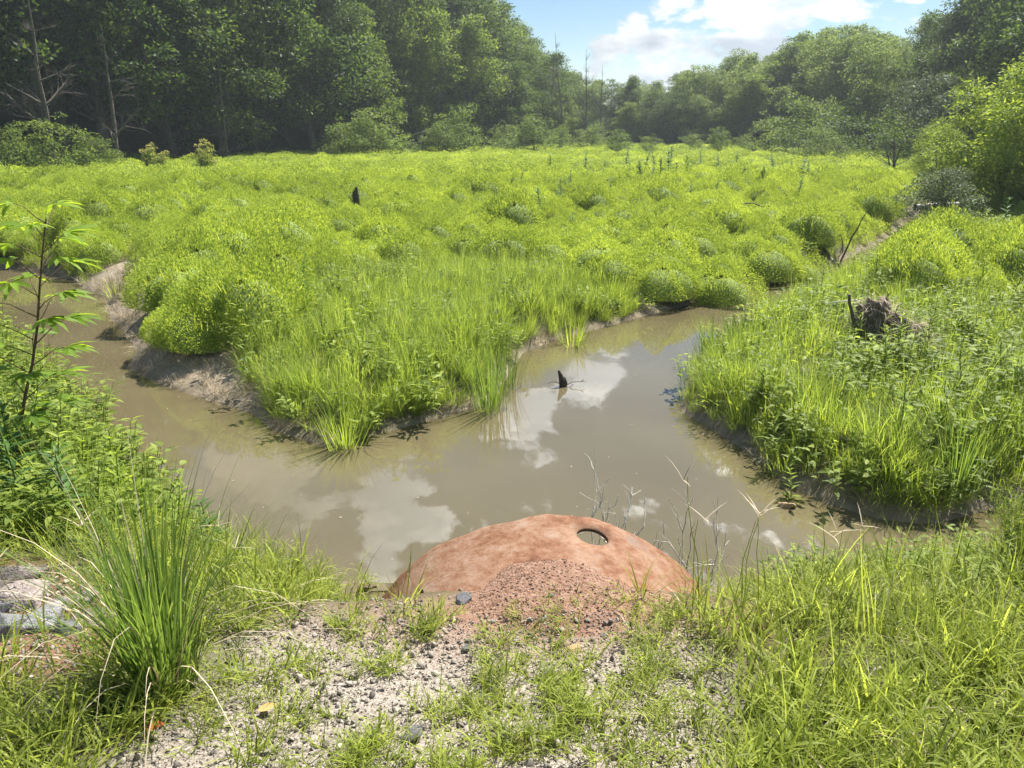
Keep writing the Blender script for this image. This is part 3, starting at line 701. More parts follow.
scatter('hollow_plants', np.stack([X, Y, ground_z(X, Y) - .02], 1), rots(n, .1), sc, rng.integers(0, 4, n), [clump_proto(260, .55, .40, .09, .024, 130 + i) for i in range(2)] + [clump_proto(200, .5, .45, .13, .02, 140 + i) for i in range(2)], [M['meadow']],
        'lower green plants in the hollows between the meadow hummocks', 'meadow plants')

# --- meadow grass wisps mixed in, tall grass on the banks
def spots(poly, dens, cond=None, pad=0):
    xs = [p[0] for p in poly]; ys = [p[1] for p in poly]
    x, y = rand_pts(min(xs) - pad, max(xs) + pad, min(ys) - pad, max(ys) + pad, dens)
    k = in_poly(x, y, poly)
    if cond is not None: k &= cond(x, y)
    return x[k], y[k]
TP = [tuft_proto(80, .15, .46, .0065, .40, 1.4, 200 + i, straw=.06) for i in range(3)] + [tuft_proto(64, .16, .36, .008, .6, 1.5, 210 + i, straw=.22) for i in range(2)] + [tuft_proto(50, .10, .66, .006, .22, 1.0, 220 + i, straw=.1) for i in range(2)]
land = lambda x, y: (water_sd(x, y) > .06)
x1, y1 = spots(PENIN, 60, lambda x, y: land(x, y) & (thatchy(x, y) < .75) & (rng.uniform(0, 1, len(x)) < .45 + .7 * vnoise(x, y, .8, 41)))
x2, y2 = spots(RIGHT_BANK, 20, lambda x, y: land(x, y) & (y < 17) & (rng.uniform(0, 1, len(x)) < .35 + .8 * vnoise(x, y, 1.0, 42)))
# fringe along every waterline of the meadow side
xf, yf = rand_pts(-14, 14, 6, 26, 34); sdf = water_sd(xf, yf)
rb_ = in_poly(xf, yf, RIGHT_BANK)
kf = (sdf > np.where(rb_, -.03, .05)) & (sdf < .75) & ~near_side(xf, yf) & in_view(xf, yf) & (thatchy(xf, yf) < .8) & (rng.uniform(0, 1, len(xf)) < .8 * vnoise(xf, yf, 1.3, 43) + .1 + .5 * rb_)
x3, y3 = xf[kf], yf[kf]
x4, y4 = rand_pts(-40, 40, 14, 60, .35); k4 = in_view(x4, y4) & land(x4, y4) & ~near_side(x4, y4) & in_poly(x4, y4, CLEARING) & (rng.uniform(0, 1, len(x4)) < sstep(.45, .7, vnoise(x4, y4, 6, 44))); x4, y4 = x4[k4], y4[k4]
LB = [(-2.4, 5.4), (-3.2, 6.3), (-4.2, 7.7), (-5.3, 8.9), (-6.8, 10.7), (-9, 12.9), (-12, 14), (-14, 10), (-8, 5.5), (-4.2, 4.2), (-2.6, 4.3)]
xl, yl = spots(LB, 8, lambda x, y: water_sd(x, y) > .1)
x3 = np.concatenate([x3, xl]); y3 = np.concatenate([y3, yl])
X = np.concatenate([x1, x2, x3, x4]); Y = np.concatenate([y1, y2, y3, y4]); n = len(X)
kk = clear_of(X, Y)
kk &= ~in_poly(X, Y, LOWBANK) | (rng.uniform(0, 1, n) < .3)
low_ = in_poly(X, Y, LOWBANK)
Z = ground_z(X, Y) + np.concatenate([np.zeros(len(x1) + len(x2) + len(x3)), np.full(len(x4), .3)])
scl = scls(n, .7, 1.15); scl *= np.where(water_sd(X, Y) < .3, .75, 1)[:, None] * np.where(low_, .55, 1)[:, None]
X, Y, Z, scl = X[kk], Y[kk], Z[kk], scl[kk]; n = len(X)
ki = rng.choice(7, n, p=[.17, .17, .16, .14, .14, .11, .11])
scatter('tall_grass', np.stack([X, Y, Z], 1), rots(n, .12), scl, ki, TP, [M['grass_yellow'], M['straw']], 'tall yellow-green grass on the banks and peninsula beyond the pond', 'grass')

# --- dry thatch on the undercut banks
STP = [tuft_proto(60, .2, .24, .006, 1.45, .5, 300 + i, mat=0, seg=3) for i in range(4)]
xs_, ys_ = rand_pts(-13, 14, 6.5, 24, 40); sds = water_sd(xs_, ys_); th = thatchy(xs_, ys_)
k = (sds > .0) & ~near_side(xs_, ys_) & in_view(xs_, ys_) & ((rng.uniform(0, 1, len(xs_)) < th * 1.1) | (in_poly(xs_, ys_, BARE) & (rng.uniform(0, 1, len(xs_)) < .5)) | ((sds < .3) & (rng.uniform(0, 1, len(xs_)) < .35)))
X, Y = xs_[k], ys_[k]; n = len(X)
scatter('dry_grass', np.stack([X, Y, ground_z(X, Y) + .01], 1), rots(n, .2), scls(n, .4, .95, .5, .9), rng.integers(0, 4, n), STP, [M['straw']], 'matted dead straw lying on the eroded banks', 'dry grass')

# --- leafy undergrowth: right bank, left bank, forest foot
BP = [broad_proto(9, .22, .42, .13, .035, 400 + i) for i in range(3)] + [broad_proto(8, .2, .34, .09, .045, 410 + i) for i in range(3)]
x1, y1 = spots(RIGHT_BANK, 10, lambda x, y: land(x, y) & ~in_poly(x, y, LOWBANK) & (rng.uniform(0, 1, len(x)) < .3 + .8 * vnoise(x, y, 1.4, 51)))
LEFTB = [(-2.4, 5.4), (-3.2, 6.3), (-4.2, 7.7), (-5.3, 8.9), (-6.8, 10.7), (-9, 12.9), (-12, 14), (-14, 10), (-8, 5.5), (-4.2, 4.2), (-2.6, 4.3)]
x2, y2 = spots(LEFTB, 26, lambda x, y: water_sd(x, y) > .1)
x3, y3 = spots(PENIN, 4, lambda x, y: land(x, y) & clear_of(x, y))
RIGHTF = [(1.2, 4.5), (3, 4.85), (5, 5.15), (9, 5.8), (9, 4), (5.5, 3.0), (3.2, 3.1), (2.2, 3.7)]
x4, y4 = spots(RIGHTF, 18, lambda x, y: water_sd(x, y) > .08); n_a = np.concatenate([x1, x2, x3])
X = np.concatenate([x1, x2, x3, x4]); Y = np.concatenate([y1, y2, y3, y4]); n = len(X)
us = scls(n, .7, 1.25); us[len(n_a):] *= .5; us[len(x1):len(x1) + len(x2)] *= .95
scatter('undergrowth', np.stack([X, Y, ground_z(X, Y)], 1), rots(n, .12), us, rng.integers(0, 6, n), BP, [M['weed']], 'low leafy green weeds filling the banks between the grasses', 'undergrowth')

# --- foreground grass around the gravel
def crab_proto(seed):
    g = G(); q = np.random.default_rng(seed)
    for _ in range(7):
        a = q.uniform(0, 6.28); H = q.uniform(.08, .22); e = np.array([math.cos(a) * H * .9, math.sin(a) * H * .9, H * q.uniform(.4, .9)])
        pts = wobble((0, 0, 0), e, 5, .006, q); tube(g, pts, [.0022, .002, .0018, .0015, .001], 3, -.3, 0, False)
        m = 6; t = np.linspace(.2, 1, m); p = np.stack([np.interp(t, np.linspace(0, 1, 5), pts[:, k]) for k in range(3)], 1)
        blades(g, p, a + np.where(np.arange(m) % 2, 1.0, -1.0) + q.normal(0, .4, m), q.uniform(.5, 1.2, m), q.uniform(.07, .15, m), q.uniform(.006, .011, m), q.uniform(.3, 1.2, m), q.uniform(-1, 1, m), 4)
    return g
FP = [tuft_proto(16, .06, .34, .008, .5, 1.4, 500 + i, straw=.12) for i in range(3)] + [tuft_proto(12, .05, .26, .012, .7, 1.5, 510 + i, straw=.2) for i in range(3)] + [tuft_proto(14, .05, .46, .006, .25, 1.0, 520 + i, straw=.12) for i in range(2)] + [crab_proto(530 + i) for i in range(4)]
xg, yg = rand_pts(-7, 8, 1.0, 6.6, 190)
sdg = water_sd(xg, yg); gw = soft_in(xg, yg, GRAVEL, .5); rw = soft_in(xg, yg, ROCKY, .4)
rightw = sstep(.3, 1.1, xg - .2 * (yg - 2)) * .95
gw = gw * (1 - sstep(.55, .95, xg - .2 * (yg - 2)))
leftw = sstep(.5, 1.2, -xg - .35 * (yg - 1)) * .7
shore = sstep(1.9, 1.2, sdg) * .85
prob = np.maximum(np.maximum(rightw, leftw), shore) * (.35 + .9 * vnoise(xg, yg, .45, 61))
prob = prob * (1 - .93 * gw) * (1 - .97 * rw) + gw * (.27 + .26 * sstep(.4, .75, vnoise(xg, yg, .35, 62))) + .012 * rw
onpipe = (np.abs(xg - PIPE_X) < 1.0) & (yg > 3.3) & (ground_z(xg, yg, True) < pipe_roof(xg) + .02)
onpipe |= (yg > 3.15) & (xg < PIPE_X) & (xg > PIPE_X - np.where(yg < 3.5, 1.22, .98)) & (rng.uniform(0, 1, len(xg)) < .93)
onpipe |= (yg > 3.35) & (np.abs(xg - PIPE_X - .5) < .62)
k = near_side(xg, yg) & (sdg > .06) & in_view(xg, yg, 1.0) & (rng.uniform(0, 1, len(xg)) < prob) & ~onpipe
X, Y, gwk = xg[k], yg[k], gw[k]; n = len(X)
s = scls(n, .6, 1.15); s *= np.where(gwk > .5, .62, 1)[:, None]; s *= (1 - .3 * sstep(3.6, 4.6, Y) * (X > 1.1))[:, None]
scatter('grass', np.stack([X, Y, ground_z(X, Y)], 1), rots(n, .15), s, np.where((gwk > .4) & (rng.uniform(0, 1, n) < .75), rng.integers(8, 12, n), rng.choice(12, n, p=[.10, .10, .10, .07, .07, .07, .05, .04, .10, .10, .10, .10])), FP, [M['grass'], M['straw']], 'bright green grass growing around the gravel on the near bank', 'grass')

# --- gravel stones
GP = [stone_proto(600 + i) for i in range(6)]
xr, yr = rand_pts(-4.5, 3, 1.0, 3.8, 12000)
gw = soft_in(xr, yr, GRAVEL, .4); rw = soft_in(xr, yr, ROCKY, .4)
onp = ground_z(xr, yr, True) < pipe_roof(xr) - .005
k = (rng.uniform(0, 1, len(xr)) < np.maximum(gw, rw) * .55 * (1 - .9 * ((yr > 3.12) & (np.abs(xr - .25) < .7))) + .03) & in_view(xr, yr, .6) & ~((yr > 3.42) & onp) & (water_sd(xr, yr) > .3)
X, Y = xr[k], yr[k]; n = len(X)
sz = np.clip(.0046 * np.exp(rng.normal(0, .72, n)), .002, .030)
scatter('gravel', np.stack([X, Y, np.where((Y > 2.96) & (np.abs(X - .2) < .9), np.maximum(ground_z(X, Y, True), heap_z(X, Y)), ground_z(X, Y)) + sz * .25], 1), rots(n, .9), np.stack([sz] * 3, 1), rng.integers(0, 6, n), GP, [M['gravel']], 'loose pale grey gravel strewn over the near bank', 'gravel')
# red grit on the heap
xr, yr = rand_pts(-.6, 1.0, 3.0, 3.9, 4500)
th = heap_z(xr, yr) - np.maximum(pipe_roof(xr), ground_z(xr, yr, True))
k = th > .008; X, Y = xr[k], yr[k]; n = len(X); sz = np.clip(.0045 * np.exp(rng.normal(0, .5, n)), .002, .014)
scatter('grit', np.stack([X, Y, heap_z(X, Y) + sz * .2], 1), rots(n, .4), np.stack([sz] * 3, 1), rng.integers(0, 6, n), GP, [M['gravel_red']], 'reddish grit and pebbles on the dirt heaped over the pipe', 'gravel')

# ---------------------------------------------------------------- trees
def crown_leaves(g, centers, sizes, nper, L, W, q, flat=.6, up=1.0, mat=0, droop=0.0):
    for c, s in zip(centers, sizes):
        n = int(nper * s * s)
        u = rdir(n, .25, q); r = q.uniform(.45, 1.05, n)[:, None]
        p = c + u * r * s * np.array([1, 1, flat])
        ax = unit(u * [1, 1, .3] + q.normal(0, .5, (n, 3)) + [0, 0, -droop])
        leaves_flat(g, p, ax, rdir(n, up, q), L * q.uniform(.6, 1.3, n), W * q.uniform(.6, 1.3, n), np.clip(q.normal(0, .5, n), -1, 1), mat)

def tree_proto(seed, H, rad, base, nclu, nper, L, W, csize, style='broad', trunk_r=.22, droop=0.0, stems=1):
    """returns (trunk G, crown G): tapered trunk with limbs, leaf clumps spread through an uneven crown"""
    q = np.random.default_rng(seed); tg, cg = G(), G(); centers, sizes = [], []
    lob = q.uniform(0, 6.283, 3)
    for si in range(stems):
        lean = q.normal(0, .05 * H if stems == 1 else .13 * H, 2)
        top = np.array([lean[0], lean[1], H * q.uniform(.86, .95)])
        tp = wobble([q.normal(0, .15) * (stems > 1), q.normal(0, .15) * (stems > 1), -.3], top, 8, H * .008, q)
        tube(tg, tp, trunk_r * np.linspace(1.1, .12, 8) / math.sqrt(stems), 7)
        m = nclu // stems
        for i in range(m):
            t = base + (1 - base) * (i + q.uniform(0, 1)) / m
            tt = (t - base) / (1 - base)
            if style == 'broad': env = max(.25, math.sin(math.pi * min(1, .14 + .86 * tt) ** .85) ** .6)
            elif style == 'dome': env = max(.2, math.sqrt(max(0, 1 - tt ** 2.2)))
            else: env = max(.2, (1 - tt) ** .6)
            a = q.uniform(0, 6.283); env *= 1 + .30 * math.sin(2 * a + lob[0] + 5 * tt) + .22 * math.sin(3 * a + lob[1] - 7 * tt)
            rr = rad * env * q.uniform(.25, 1.0) ** .5
            c = np.array([lean[0] * t + rr * math.cos(a), lean[1] * t + rr * math.sin(a), H * t + q.normal(0, .3)])
            centers.append(c); sizes.append(csize * q.choice([.45, .7, 1.0, 1.3]) * q.uniform(.85, 1.15) * (.7 + .5 * env * .7))
            if i % 2 == 0:
                j = int(np.clip((t * .82) * 7, 0, 6)); p0 = tp[j]
                tube(tg, wobble(p0, c, 5, .05 * rad / 3, q), np.linspace(.32, .06, 5) * trunk_r * (1.1 - t), 4, cap=False)
    crown_leaves(cg, centers, sizes, nper, L, W, q, droop=droop)
    return tg, cg

TREE_KINDS = {}
def tree_kind(key, variants, leaf, bark, **kw):
    TREE_KINDS[key] = []
    for i in range(variants):
        tg, cg = tree_proto(hash_seed(key) + i, **kw)
        TREE_KINDS[key].append((tg.mesh(key + '_trunk', M[bark], True), cg.mesh(key + '_crown', M[leaf])))
def hash_seed(s): return sum(ord(c) * (i + 3) for i, c in enumerate(s)) % 9973

tree_kind('oak', 4, 'tree_dark', 'bark', H=17, rad=4.0, base=.17, nclu=105, nper=95, L=.30, W=.17, csize=1.15, trunk_r=.26)
tree_kind('maple', 3, 'tree_mid', 'bark', H=15, rad=3.6, base=.10, nclu=95, nper=95, L=.28, W=.15, csize=1.05, trunk_r=.22)
tree_kind('poplar', 3, 'tree_light', 'bark_pale', H=14, rad=2.8, base=.14, nclu=100, nper=95, L=.30, W=.17, csize=1.1, trunk_r=.18)
tree_kind('willow', 3, 'tree_willow', 'bark', H=13, rad=3.4, base=.16, nclu=100, nper=100, L=.38, W=.12, csize=1.15, trunk_r=.2, droop=.5, stems=2)
M['willow_bright'] = leaf_mat('bright_willow_leaf', (.19, .27, .045), .45, val=.45, tcol=(.40, .50, .06))
tree_kind('near_willow', 2, 'willow_bright', 'bark', H=5.2, rad=2.6, base=.05, nclu=150, nper=330, L=.17, W=.06, csize=.72, trunk_r=.12, style='dome', stems=3, droop=.2)
tree_kind('silver', 2, 'tree_grey', 'bark', H=5.4, rad=3.0, base=.12, nclu=90, nper=190, L=.22, W=.11, csize=.8, trunk_r=.14, style='dome', stems=2)
tree_kind('shrub', 3, 'shrub', 'bark', H=2.6, rad=1.6, base=.08, nclu=60, nper=260, L=.16, W=.075, csize=.55, trunk_r=.07, style='dome', stems=4)
tree_kind('spreading', 2, 'tree_mid', 'bark', H=2.9, rad=2.1, base=.38, nclu=55, nper=190, L=.16, W=.07, csize=.5, trunk_r=.10, style='dome', stems=4)

_first = {}
def plant_tree(kind, name, x, y, sc, label, group=None, cat='tree', var=None, z=None, rz=None):
    var = int(rng.integers(0, len(TREE_KINDS[kind]))) if var is None else var % len(TREE_KINDS[kind])
    rz = rng.uniform(0, 6.283) if rz is None else rz
    zz = float(ground_z(np.array([x]), np.array([y]))[0]) if z is None else z
    key = (kind, var, name)
    s3 = sc if not isinstance(sc, (int, float)) else (sc * rng.uniform(.92, 1.08), sc * rng.uniform(.92, 1.08), sc)
    if key not in _first:
        r = empty(name, (x, y, zz), rz, s3)
        tm, cm = TREE_KINDS[kind][var]; link('trunk', tm, r); link('crown', cm, r); _first[key] = r
    else:
        r = copy_tree(_first[key], (x, y, zz), rz, s3)
    tag(r, label, cat, group); return r

def along(line, step, offset, jit):
    """points every step metres along a polyline, offset outwards (to the left of travel is outwards here)"""
    out = []; carry = 0
    for (x0, y0), (x1, y1) in zip(line[:-1], line[1:]):
        L = math.hypot(x1 - x0, y1 - y0); t = carry
        while t < L:
            nx, ny = -(y1 - y0) / L, (x1 - x0) / L
            out.append((x0 + (x1 - x0) * t / L + nx * offset + random.uniform(-jit, jit), y0 + (y1 - y0) * t / L + ny * offset + random.uniform(-jit, jit))); t += step
        carry = t - L
    return out
def px_of(x, y, z=0):
    s, c = math.sin(PITCH), math.cos(PITCH); dz = z - CAM_Z; dep = y * c - dz * s
    return 512 + FPX * x / dep, 384 - FPX * (y * s + dz * c) / dep
def visible(x, y, m=90): 
    if y < 3: return False
    u = px_of(x, y)[0]; return -m < u < 1024 + m

FARFILL = [(-14, 116), (2, 126), (16, 130), (32, 122), (48, 104)]
SKYLINE = ([330, 420, 460, 480, 500, 525, 545, 560, 580, 600, 640, 680, 700, 730, 760, 800, 850, 880, 905, 925, 960], [-90, -45, -10, 2, 12, 22, 44, 58, 72, 82, 84, 76, 70, 62, 50, 44, 38, 42, 24, -10, -60])
def crown_scale(kind_h, x, y, drop):
    """height that brings a tree up to the wood's skyline as it stands against the sky here"""
    u = px_of(x, y)[0]; wpx = 3.2 * FPX / max(y, 10); top = CAM_Z + (128 - max(np.interp([u - wpx, u, u + wpx], *SKYLINE))) / FPX * y * .95
    g0 = float(ground_z(np.array([x]), np.array([y]))[0]); return max(.3, (top - g0) / kind_h * drop)
# left wood: TREELINE[0:5]; far end [4:7]; right side [6:9]
for row, (off, step) in enumerate(((2.0, 4.6), (6.0, 4.8), (11, 5.2), (17, 6.5), (25, 8))):
    for x, y in along(TREELINE[0:5], step, off, 1.3):
        if not visible(x, y, 200 if row < 2 else 120): continue
        u = px_of(x, y)[0]
        kind = random.choice(['oak', 'oak', 'maple']) if u < 330 else random.choice(['oak', 'maple', 'maple', 'poplar'])
        if row == 0 and u > 420: kind = random.choice(['maple', 'poplar', 'poplar'])
        sc = random.uniform(.95, 1.3) * (1.12 if u < 450 else .88)
        if u > 330: sc = crown_scale({'oak': 16.5, 'maple': 14.6, 'poplar': 13.6}[kind], x, y, random.uniform(.6, .85) if row == 0 else random.uniform(.85, 1.05)); sc = (np.clip(sc, .6, 1.0), np.clip(sc, .6, 1.0), sc)
        if row == 0: lab, grp = 'dark leafy tree in the front row of the shaded wood left of the meadow', 'front trees of the left wood'
        else: lab, grp = 'tall dark tree deeper in the shaded wood left of the meadow', 'inner trees of the left wood'
        plant_tree(kind, 'broadleaf_tree', x, y, sc, lab, grp)
KIND_H = {'oak': 16.5, 'maple': 14.6, 'poplar': 13.6, 'willow': 12.6}
for row, (off, step) in enumerate(((1.5, 3.6), (4.5, 3.8), (9, 4.4), (15, 5.5))):
    for x, y in along(TREELINE[4:7], step, off, 1.2):
        if not visible(x, y, 30): continue
        u = px_of(x, y)[0]; kind = random.choice(['poplar', 'maple', 'maple', 'oak'] if u < 680 else ['poplar', 'poplar', 'willow', 'maple'])
        h = crown_scale(KIND_H[kind], x, y, random.uniform(.5, .8) if row == 0 else random.uniform(.82, 1.06)); wd = max(h * 1.25, .62)
        plant_tree(kind, 'broadleaf_tree', x, y, (wd, wd, h), 'hazy tree at the far end of the meadow under the open sky', 'trees closing the far end of the meadow')
for x, y in along(FARFILL, 3.2, -4, 1.0) + along(FARFILL, 3.2, 0, 1.0) + along(FARFILL, 3.2, 5, 1.0):
    if not visible(x, y, 30): continue
    kind = random.choice(['poplar', 'maple', 'willow']); h = crown_scale(KIND_H[kind], x, y, random.uniform(.85, 1.05)); wd = max(h * 1.2, .65)
    plant_tree(kind, 'broadleaf_tree', x, y, (wd, wd, h), 'hazy tree at the far end of the meadow under the open sky', 'trees closing the far end of the meadow')
for row, (off, step) in enumerate(((1.5, 4.0), (4.5, 4.2), (9, 5), (15, 7))):
    for x, y in along(TREELINE[6:9], step, off, 1.2):
        if not visible(x, y, 60): continue
        u = px_of(x, y)[0]
        if u > 895:
            kind, h = random.choice(['oak', 'oak', 'maple']), random.uniform(1.0, 1.25); h = min(h, crown_scale(15.5, x, y, 1.0)); wd = max(.7, h * .9); lab, grp = 'tall dark tree in the shaded wood right of the meadow', 'trees of the right wood'
        else:
            kind = 'willow' if row == 0 else random.choice(['willow', 'poplar', 'maple']); h = crown_scale(KIND_H[kind], x, y, random.uniform(.8, 1.05)); wd = max(.7, h * 1.05)
            lab, grp = 'airy pale green tree in the stand right of the open sky', 'airy trees right of the sky'
        plant_tree(kind, 'broadleaf_tree', x, y, (wd, wd, h), lab, grp)
for row, (off, step) in enumerate(((3, 4.5), (8, 5))):
    for x, y in along(TREELINE[8:11], step, off, 1.2):
        if not visible(x, y, 200) or px_of(x, y)[0] < 915: continue
        plant_tree(random.choice(['oak', 'oak', 'maple']), 'broadleaf_tree', x, y, min(random.uniform(.95, 1.15), crown_scale(15.5, x, y, 1.0)), 'tall dark tree in the shaded wood right of the meadow', 'trees of the right wood')

# single trees and shrubs of the right edge, each placed where the photo has it
def at(u, v, z=.6): return P(u, v, z)
x, y = at(1000, 200, .8); plant_tree('near_willow', 'willow_tree', x, y, .80, 'bright yellow-green bushy willow above the fallen logs', cat='tree', var=0)
x, y = at(1048, 205, .8); plant_tree('near_willow', 'willow_tree', x, y, .95, 'bright green willow cut off by the right edge of the photo', cat='tree', var=1)
x, y = at(938, 178, .8); plant_tree('near_willow', 'willow_tree', x, y, .55, 'lower round willow bush left of the big bright willow', cat='tree', var=1)
x, y = at(925, 160, .8); plant_tree('silver', 'silverleaf_tree', x, y, 1.15, 'silvery grey-leaved tree behind the bright willow', cat='tree', var=0)
x, y = at(958, 158, .8); plant_tree('silver', 'silverleaf_tree', x, y, 1.0, 'smaller silvery tree half hidden behind the bright willow', cat='tree', var=1)
x, y = at(890, 172, .8); plant_tree('spreading', 'spreading_tree', x, y, 1.15, 'dark flat-topped little tree with forked bare stems at the meadow edge', cat='tree', var=0)
for i, (u, v, s, kd, lab) in enumerate([
    (800, 157, 1.65, 'shrub', 'tall light green shrub at the foot of the airy trees'), (838, 161, 1.15, 'spreading', 'low open-stemmed shrub left of the dark flat-topped tree'),
    (765, 156, 1.25, 'shrub', 'rounded shrub left of the tall light green shrub'), (822, 163, .8, 'shrub', 'small shrub just in front of the low open-stemmed shrub'),
    (620, 157, 1.1, 'shrub', 'pale bush alone at the middle of the meadow far edge'), (650, 155, .9, 'shrub', 'small dark bush right of the pale far-edge bush'),
    (592, 152, 1.3, 'shrub', 'round dark bush between the two far-edge bushes'), (534, 155, 1.75, 'shrub', 'big round green bush below the left wood end'),
    (505, 153, 1.5, 'shrub', 'grey-green bush left of the big round bush'), (560, 152, 1.3, 'shrub', 'mid-size bush right of the big round bush'),
    (720, 155, 1.2, 'shrub', 'dark bush under the pale airy tree'), (690, 154, 1.0, 'shrub', 'low dark bush left of the bush under the airy tree'),
    (745, 154, .9, 'shrub', 'low bush between two darker bushes on the far edge'), (375, 159, 1.9, 'shrub', 'grey-green shrub lit at the foot of the left wood'),
    (345, 160, 1.5, 'shrub', 'low leafy shrub left of the lit grey-green shrub'), (465, 156, 2.1, 'shrub', 'wide bushy shrub at the right end of the left wood'),
    (440, 157, 1.4, 'shrub', 'shrub between the fallen branch and the wide bushy shrub'), (60, 172, 1.9, 'shrub', 'dark shrub in deep shade at the left end of the wood'),
    (20, 174, 1.6, 'shrub', 'leafy dark shrub at the far left edge of the photo'), (100, 170, 1.3, 'shrub', 'shaded shrub left of the cream flowered weeds')]):
    x, y = at(u, v); s *= .58 if u < 120 else (1.05 if u > 750 else .72); plant_tree(kd, 'shrub', x, y, (s * random.uniform(.9, 1.3), s * random.uniform(.9, 1.3), s), lab, 'shrubs along the meadow edge', cat='shrub', var=i)
x, y = P(936, 222, .55); plant_tree('silver', 'round_bush', x, y, (.32, .32, .30), 'round grey-green bush beside the fallen logs', cat='bush', var=1)

# cream-flowered weeds at the foot of the wood
def flower_weed(u, v, sc, lab):
    x, y = P(u, v, .6); r = empty('flowering_weed', (x, y, float(ground_z(np.array([x]), np.array([y]))[0])), random.uniform(0, 6), sc); q = np.random.default_rng(int(u))
    g1, g2, g3 = G(), G(), G()
    for i in range(30):
        a = q.uniform(0, 6.28); sp = q.uniform(.1, .75); p0 = np.array([math.cos(a) * sp * .55, math.sin(a) * sp * .55, 0]); p1 = np.array([math.cos(a) * sp, math.sin(a) * sp, q.uniform(.6, 1.75) * (1.1 - .4 * sp)])
        tube(g1, wobble(p0, p1, 4, .02, q), [.014, .012, .010, .008], 4)
        g3 = G(); crown_leaves(g3, [p1], [q.uniform(.10, .2)], 1100, .09, .07, q); link('flower_head', g3.mesh('flower_head', M['flower']), r); n = 34; t = q.uniform(.05, .95, n)[:, None]
        leaves_flat(g2, p0 + (p1 - p0) * t + q.normal(0, .07, (n, 3)), rdir(n, .2, q), rdir(n, 1, q), .20, .06, q.uniform(-1, 1, n))
    link('stem', g1.mesh('stem', M['stem']), r); link('leaves', g2.mesh('leaves', M['weed']), r)
    tag(r, lab, 'flowering weed', 'cream flowered weeds by the wood')
flower_weed(157, 172, 1.0, 'wide cream flowered weed in the sun before the dark wood')
flower_weed(206, 171, 1.05, 'narrower cream flowered weed right of the wide one')

# bare trees
def bare_tree(x, y, H, seed, lab, mat='bark_pale', r0=.12, cat='bare tree', z=None, spread=.55, up=0.0, nb=15):
    q = np.random.default_rng(seed); zz = float(ground_z(np.array([x]), np.array([y]))[0]) if z is None else z
    r = empty('bare_tree', (x, y, zz)); g1, g2 = G(), G()
    tp = wobble([0, 0, -.2], [q.normal(0, .06) * H, q.normal(0, .06) * H, H], 9, H * .008, q); tube(g1, tp, r0 * np.linspace(1, .12, 9), 6)
    def br(p, d, L, rr, lev):
        e = p + d * L; pts = wobble(p, e, 5, L * .03, q); tube(g2, pts, rr * np.linspace(1, .35, 5), 4, cap=False)
        if lev > 0:
            for _ in range(4):
                t = q.uniform(.3, 1); k = pts[int(t * 4)]; br(k, unit(d + q.normal(0, .5, 3) + [0, 0, .12]), L * q.uniform(.35, .6), rr * .5, lev - 1)
    for i in range(nb):
        t = q.uniform(.22, .97); p = tp[int(t * 8)]; a = q.uniform(0, 6.28); g2 = G()
        br(p, unit(np.array([math.cos(a), math.sin(a), q.uniform(.1, .9) + up])), H * spread * (1.05 - t) * q.uniform(.5, 1) * .7 + .3, r0 * (1.1 - t) * .45, 2)
        link('branch', g2.mesh('branch', M[mat]), r)
    link('trunk', g1.mesh('trunk', M[mat], True), r); tag(r, lab, cat, 'bare trees at the wood edges'); return r
x, y = P(118, 168, .6); bare_tree(x, y, 9, 1, 'trunk with spreading bare limbs before the left wood', 'bark', .20)
x, y = P(228, 163, .6); bare_tree(x, y, 8, 2, 'thin bare tree before the wood near the narrow flowered weed', 'bark', .11)
x, y = P(55, 170, .6); bare_tree(x, y, 11, 3, 'twiggy grey tree by the left edge of the wood', 'bark', .22)
for i, (u, h, lab) in enumerate([(563, 13.8, 'bare dead treetop left of the open sky, leftmost of three'), (585, 12.2, 'bare dead treetop in the middle of three beside the open sky'), (600, 10.6, 'lowest bare dead treetop of three beside the open sky')]):
    yy = 104 + 3 * i; xx = (u - 512) / FPX * yy * .96; bare_tree(xx, yy, h, 10 + i, lab, 'bark', .13, spread=.5, up=.8, nb=30)

# ---------------------------------------------------------------- meadow weeds that stand out one by one
def stalk_meshes(seed, H, n, L, W, leaf):
    q = np.random.default_rng(seed); g1, g2 = G(), G()
    tp = wobble([0, 0, 0], [q.normal(0, .05) * H, q.normal(0, .05) * H, H], 6, .012 * H, q); tube(g1, tp, np.linspace(.011, .004, 6) * max(1, H), 5)
    t = np.sort(q.uniform(.12, 1.0, n)); p = np.stack([np.interp(t, np.linspace(0, 1, 6), tp[:, i]) for i in range(3)], 1); a = np.arange(n) * 2.4 + q.normal(0, .3, n)
    ax = np.stack([np.cos(a), np.sin(a), .25 + .9 * t], 1); s = (1.15 - .6 * t)
    leaves_nice(g2, p, ax, np.tile([0, 0, 1.0], (n, 1)) + q.normal(0, .15, (n, 3)), L * s * q.uniform(.8, 1.2, n), W * s, q.uniform(-1, 1, n), .35)
    return g1.mesh('stem', M['stem'], True), g2.mesh('leaves', M[leaf])
STALK = {}
for key, leaf, H, n, L, W in (('spire', 'weed_mid', .8, 54, .22, .07), ('dark', 'weed_dark', .8, 34, .20, .05), ('green', 'weed', .75, 36, .19, .045), ('young', 'weed_yellow', .7, 34, .16, .04)):
    STALK[key] = [stalk_meshes(900 + i + len(key), H, n, L, W, leaf) for i in range(3)]
_sfirst = {}
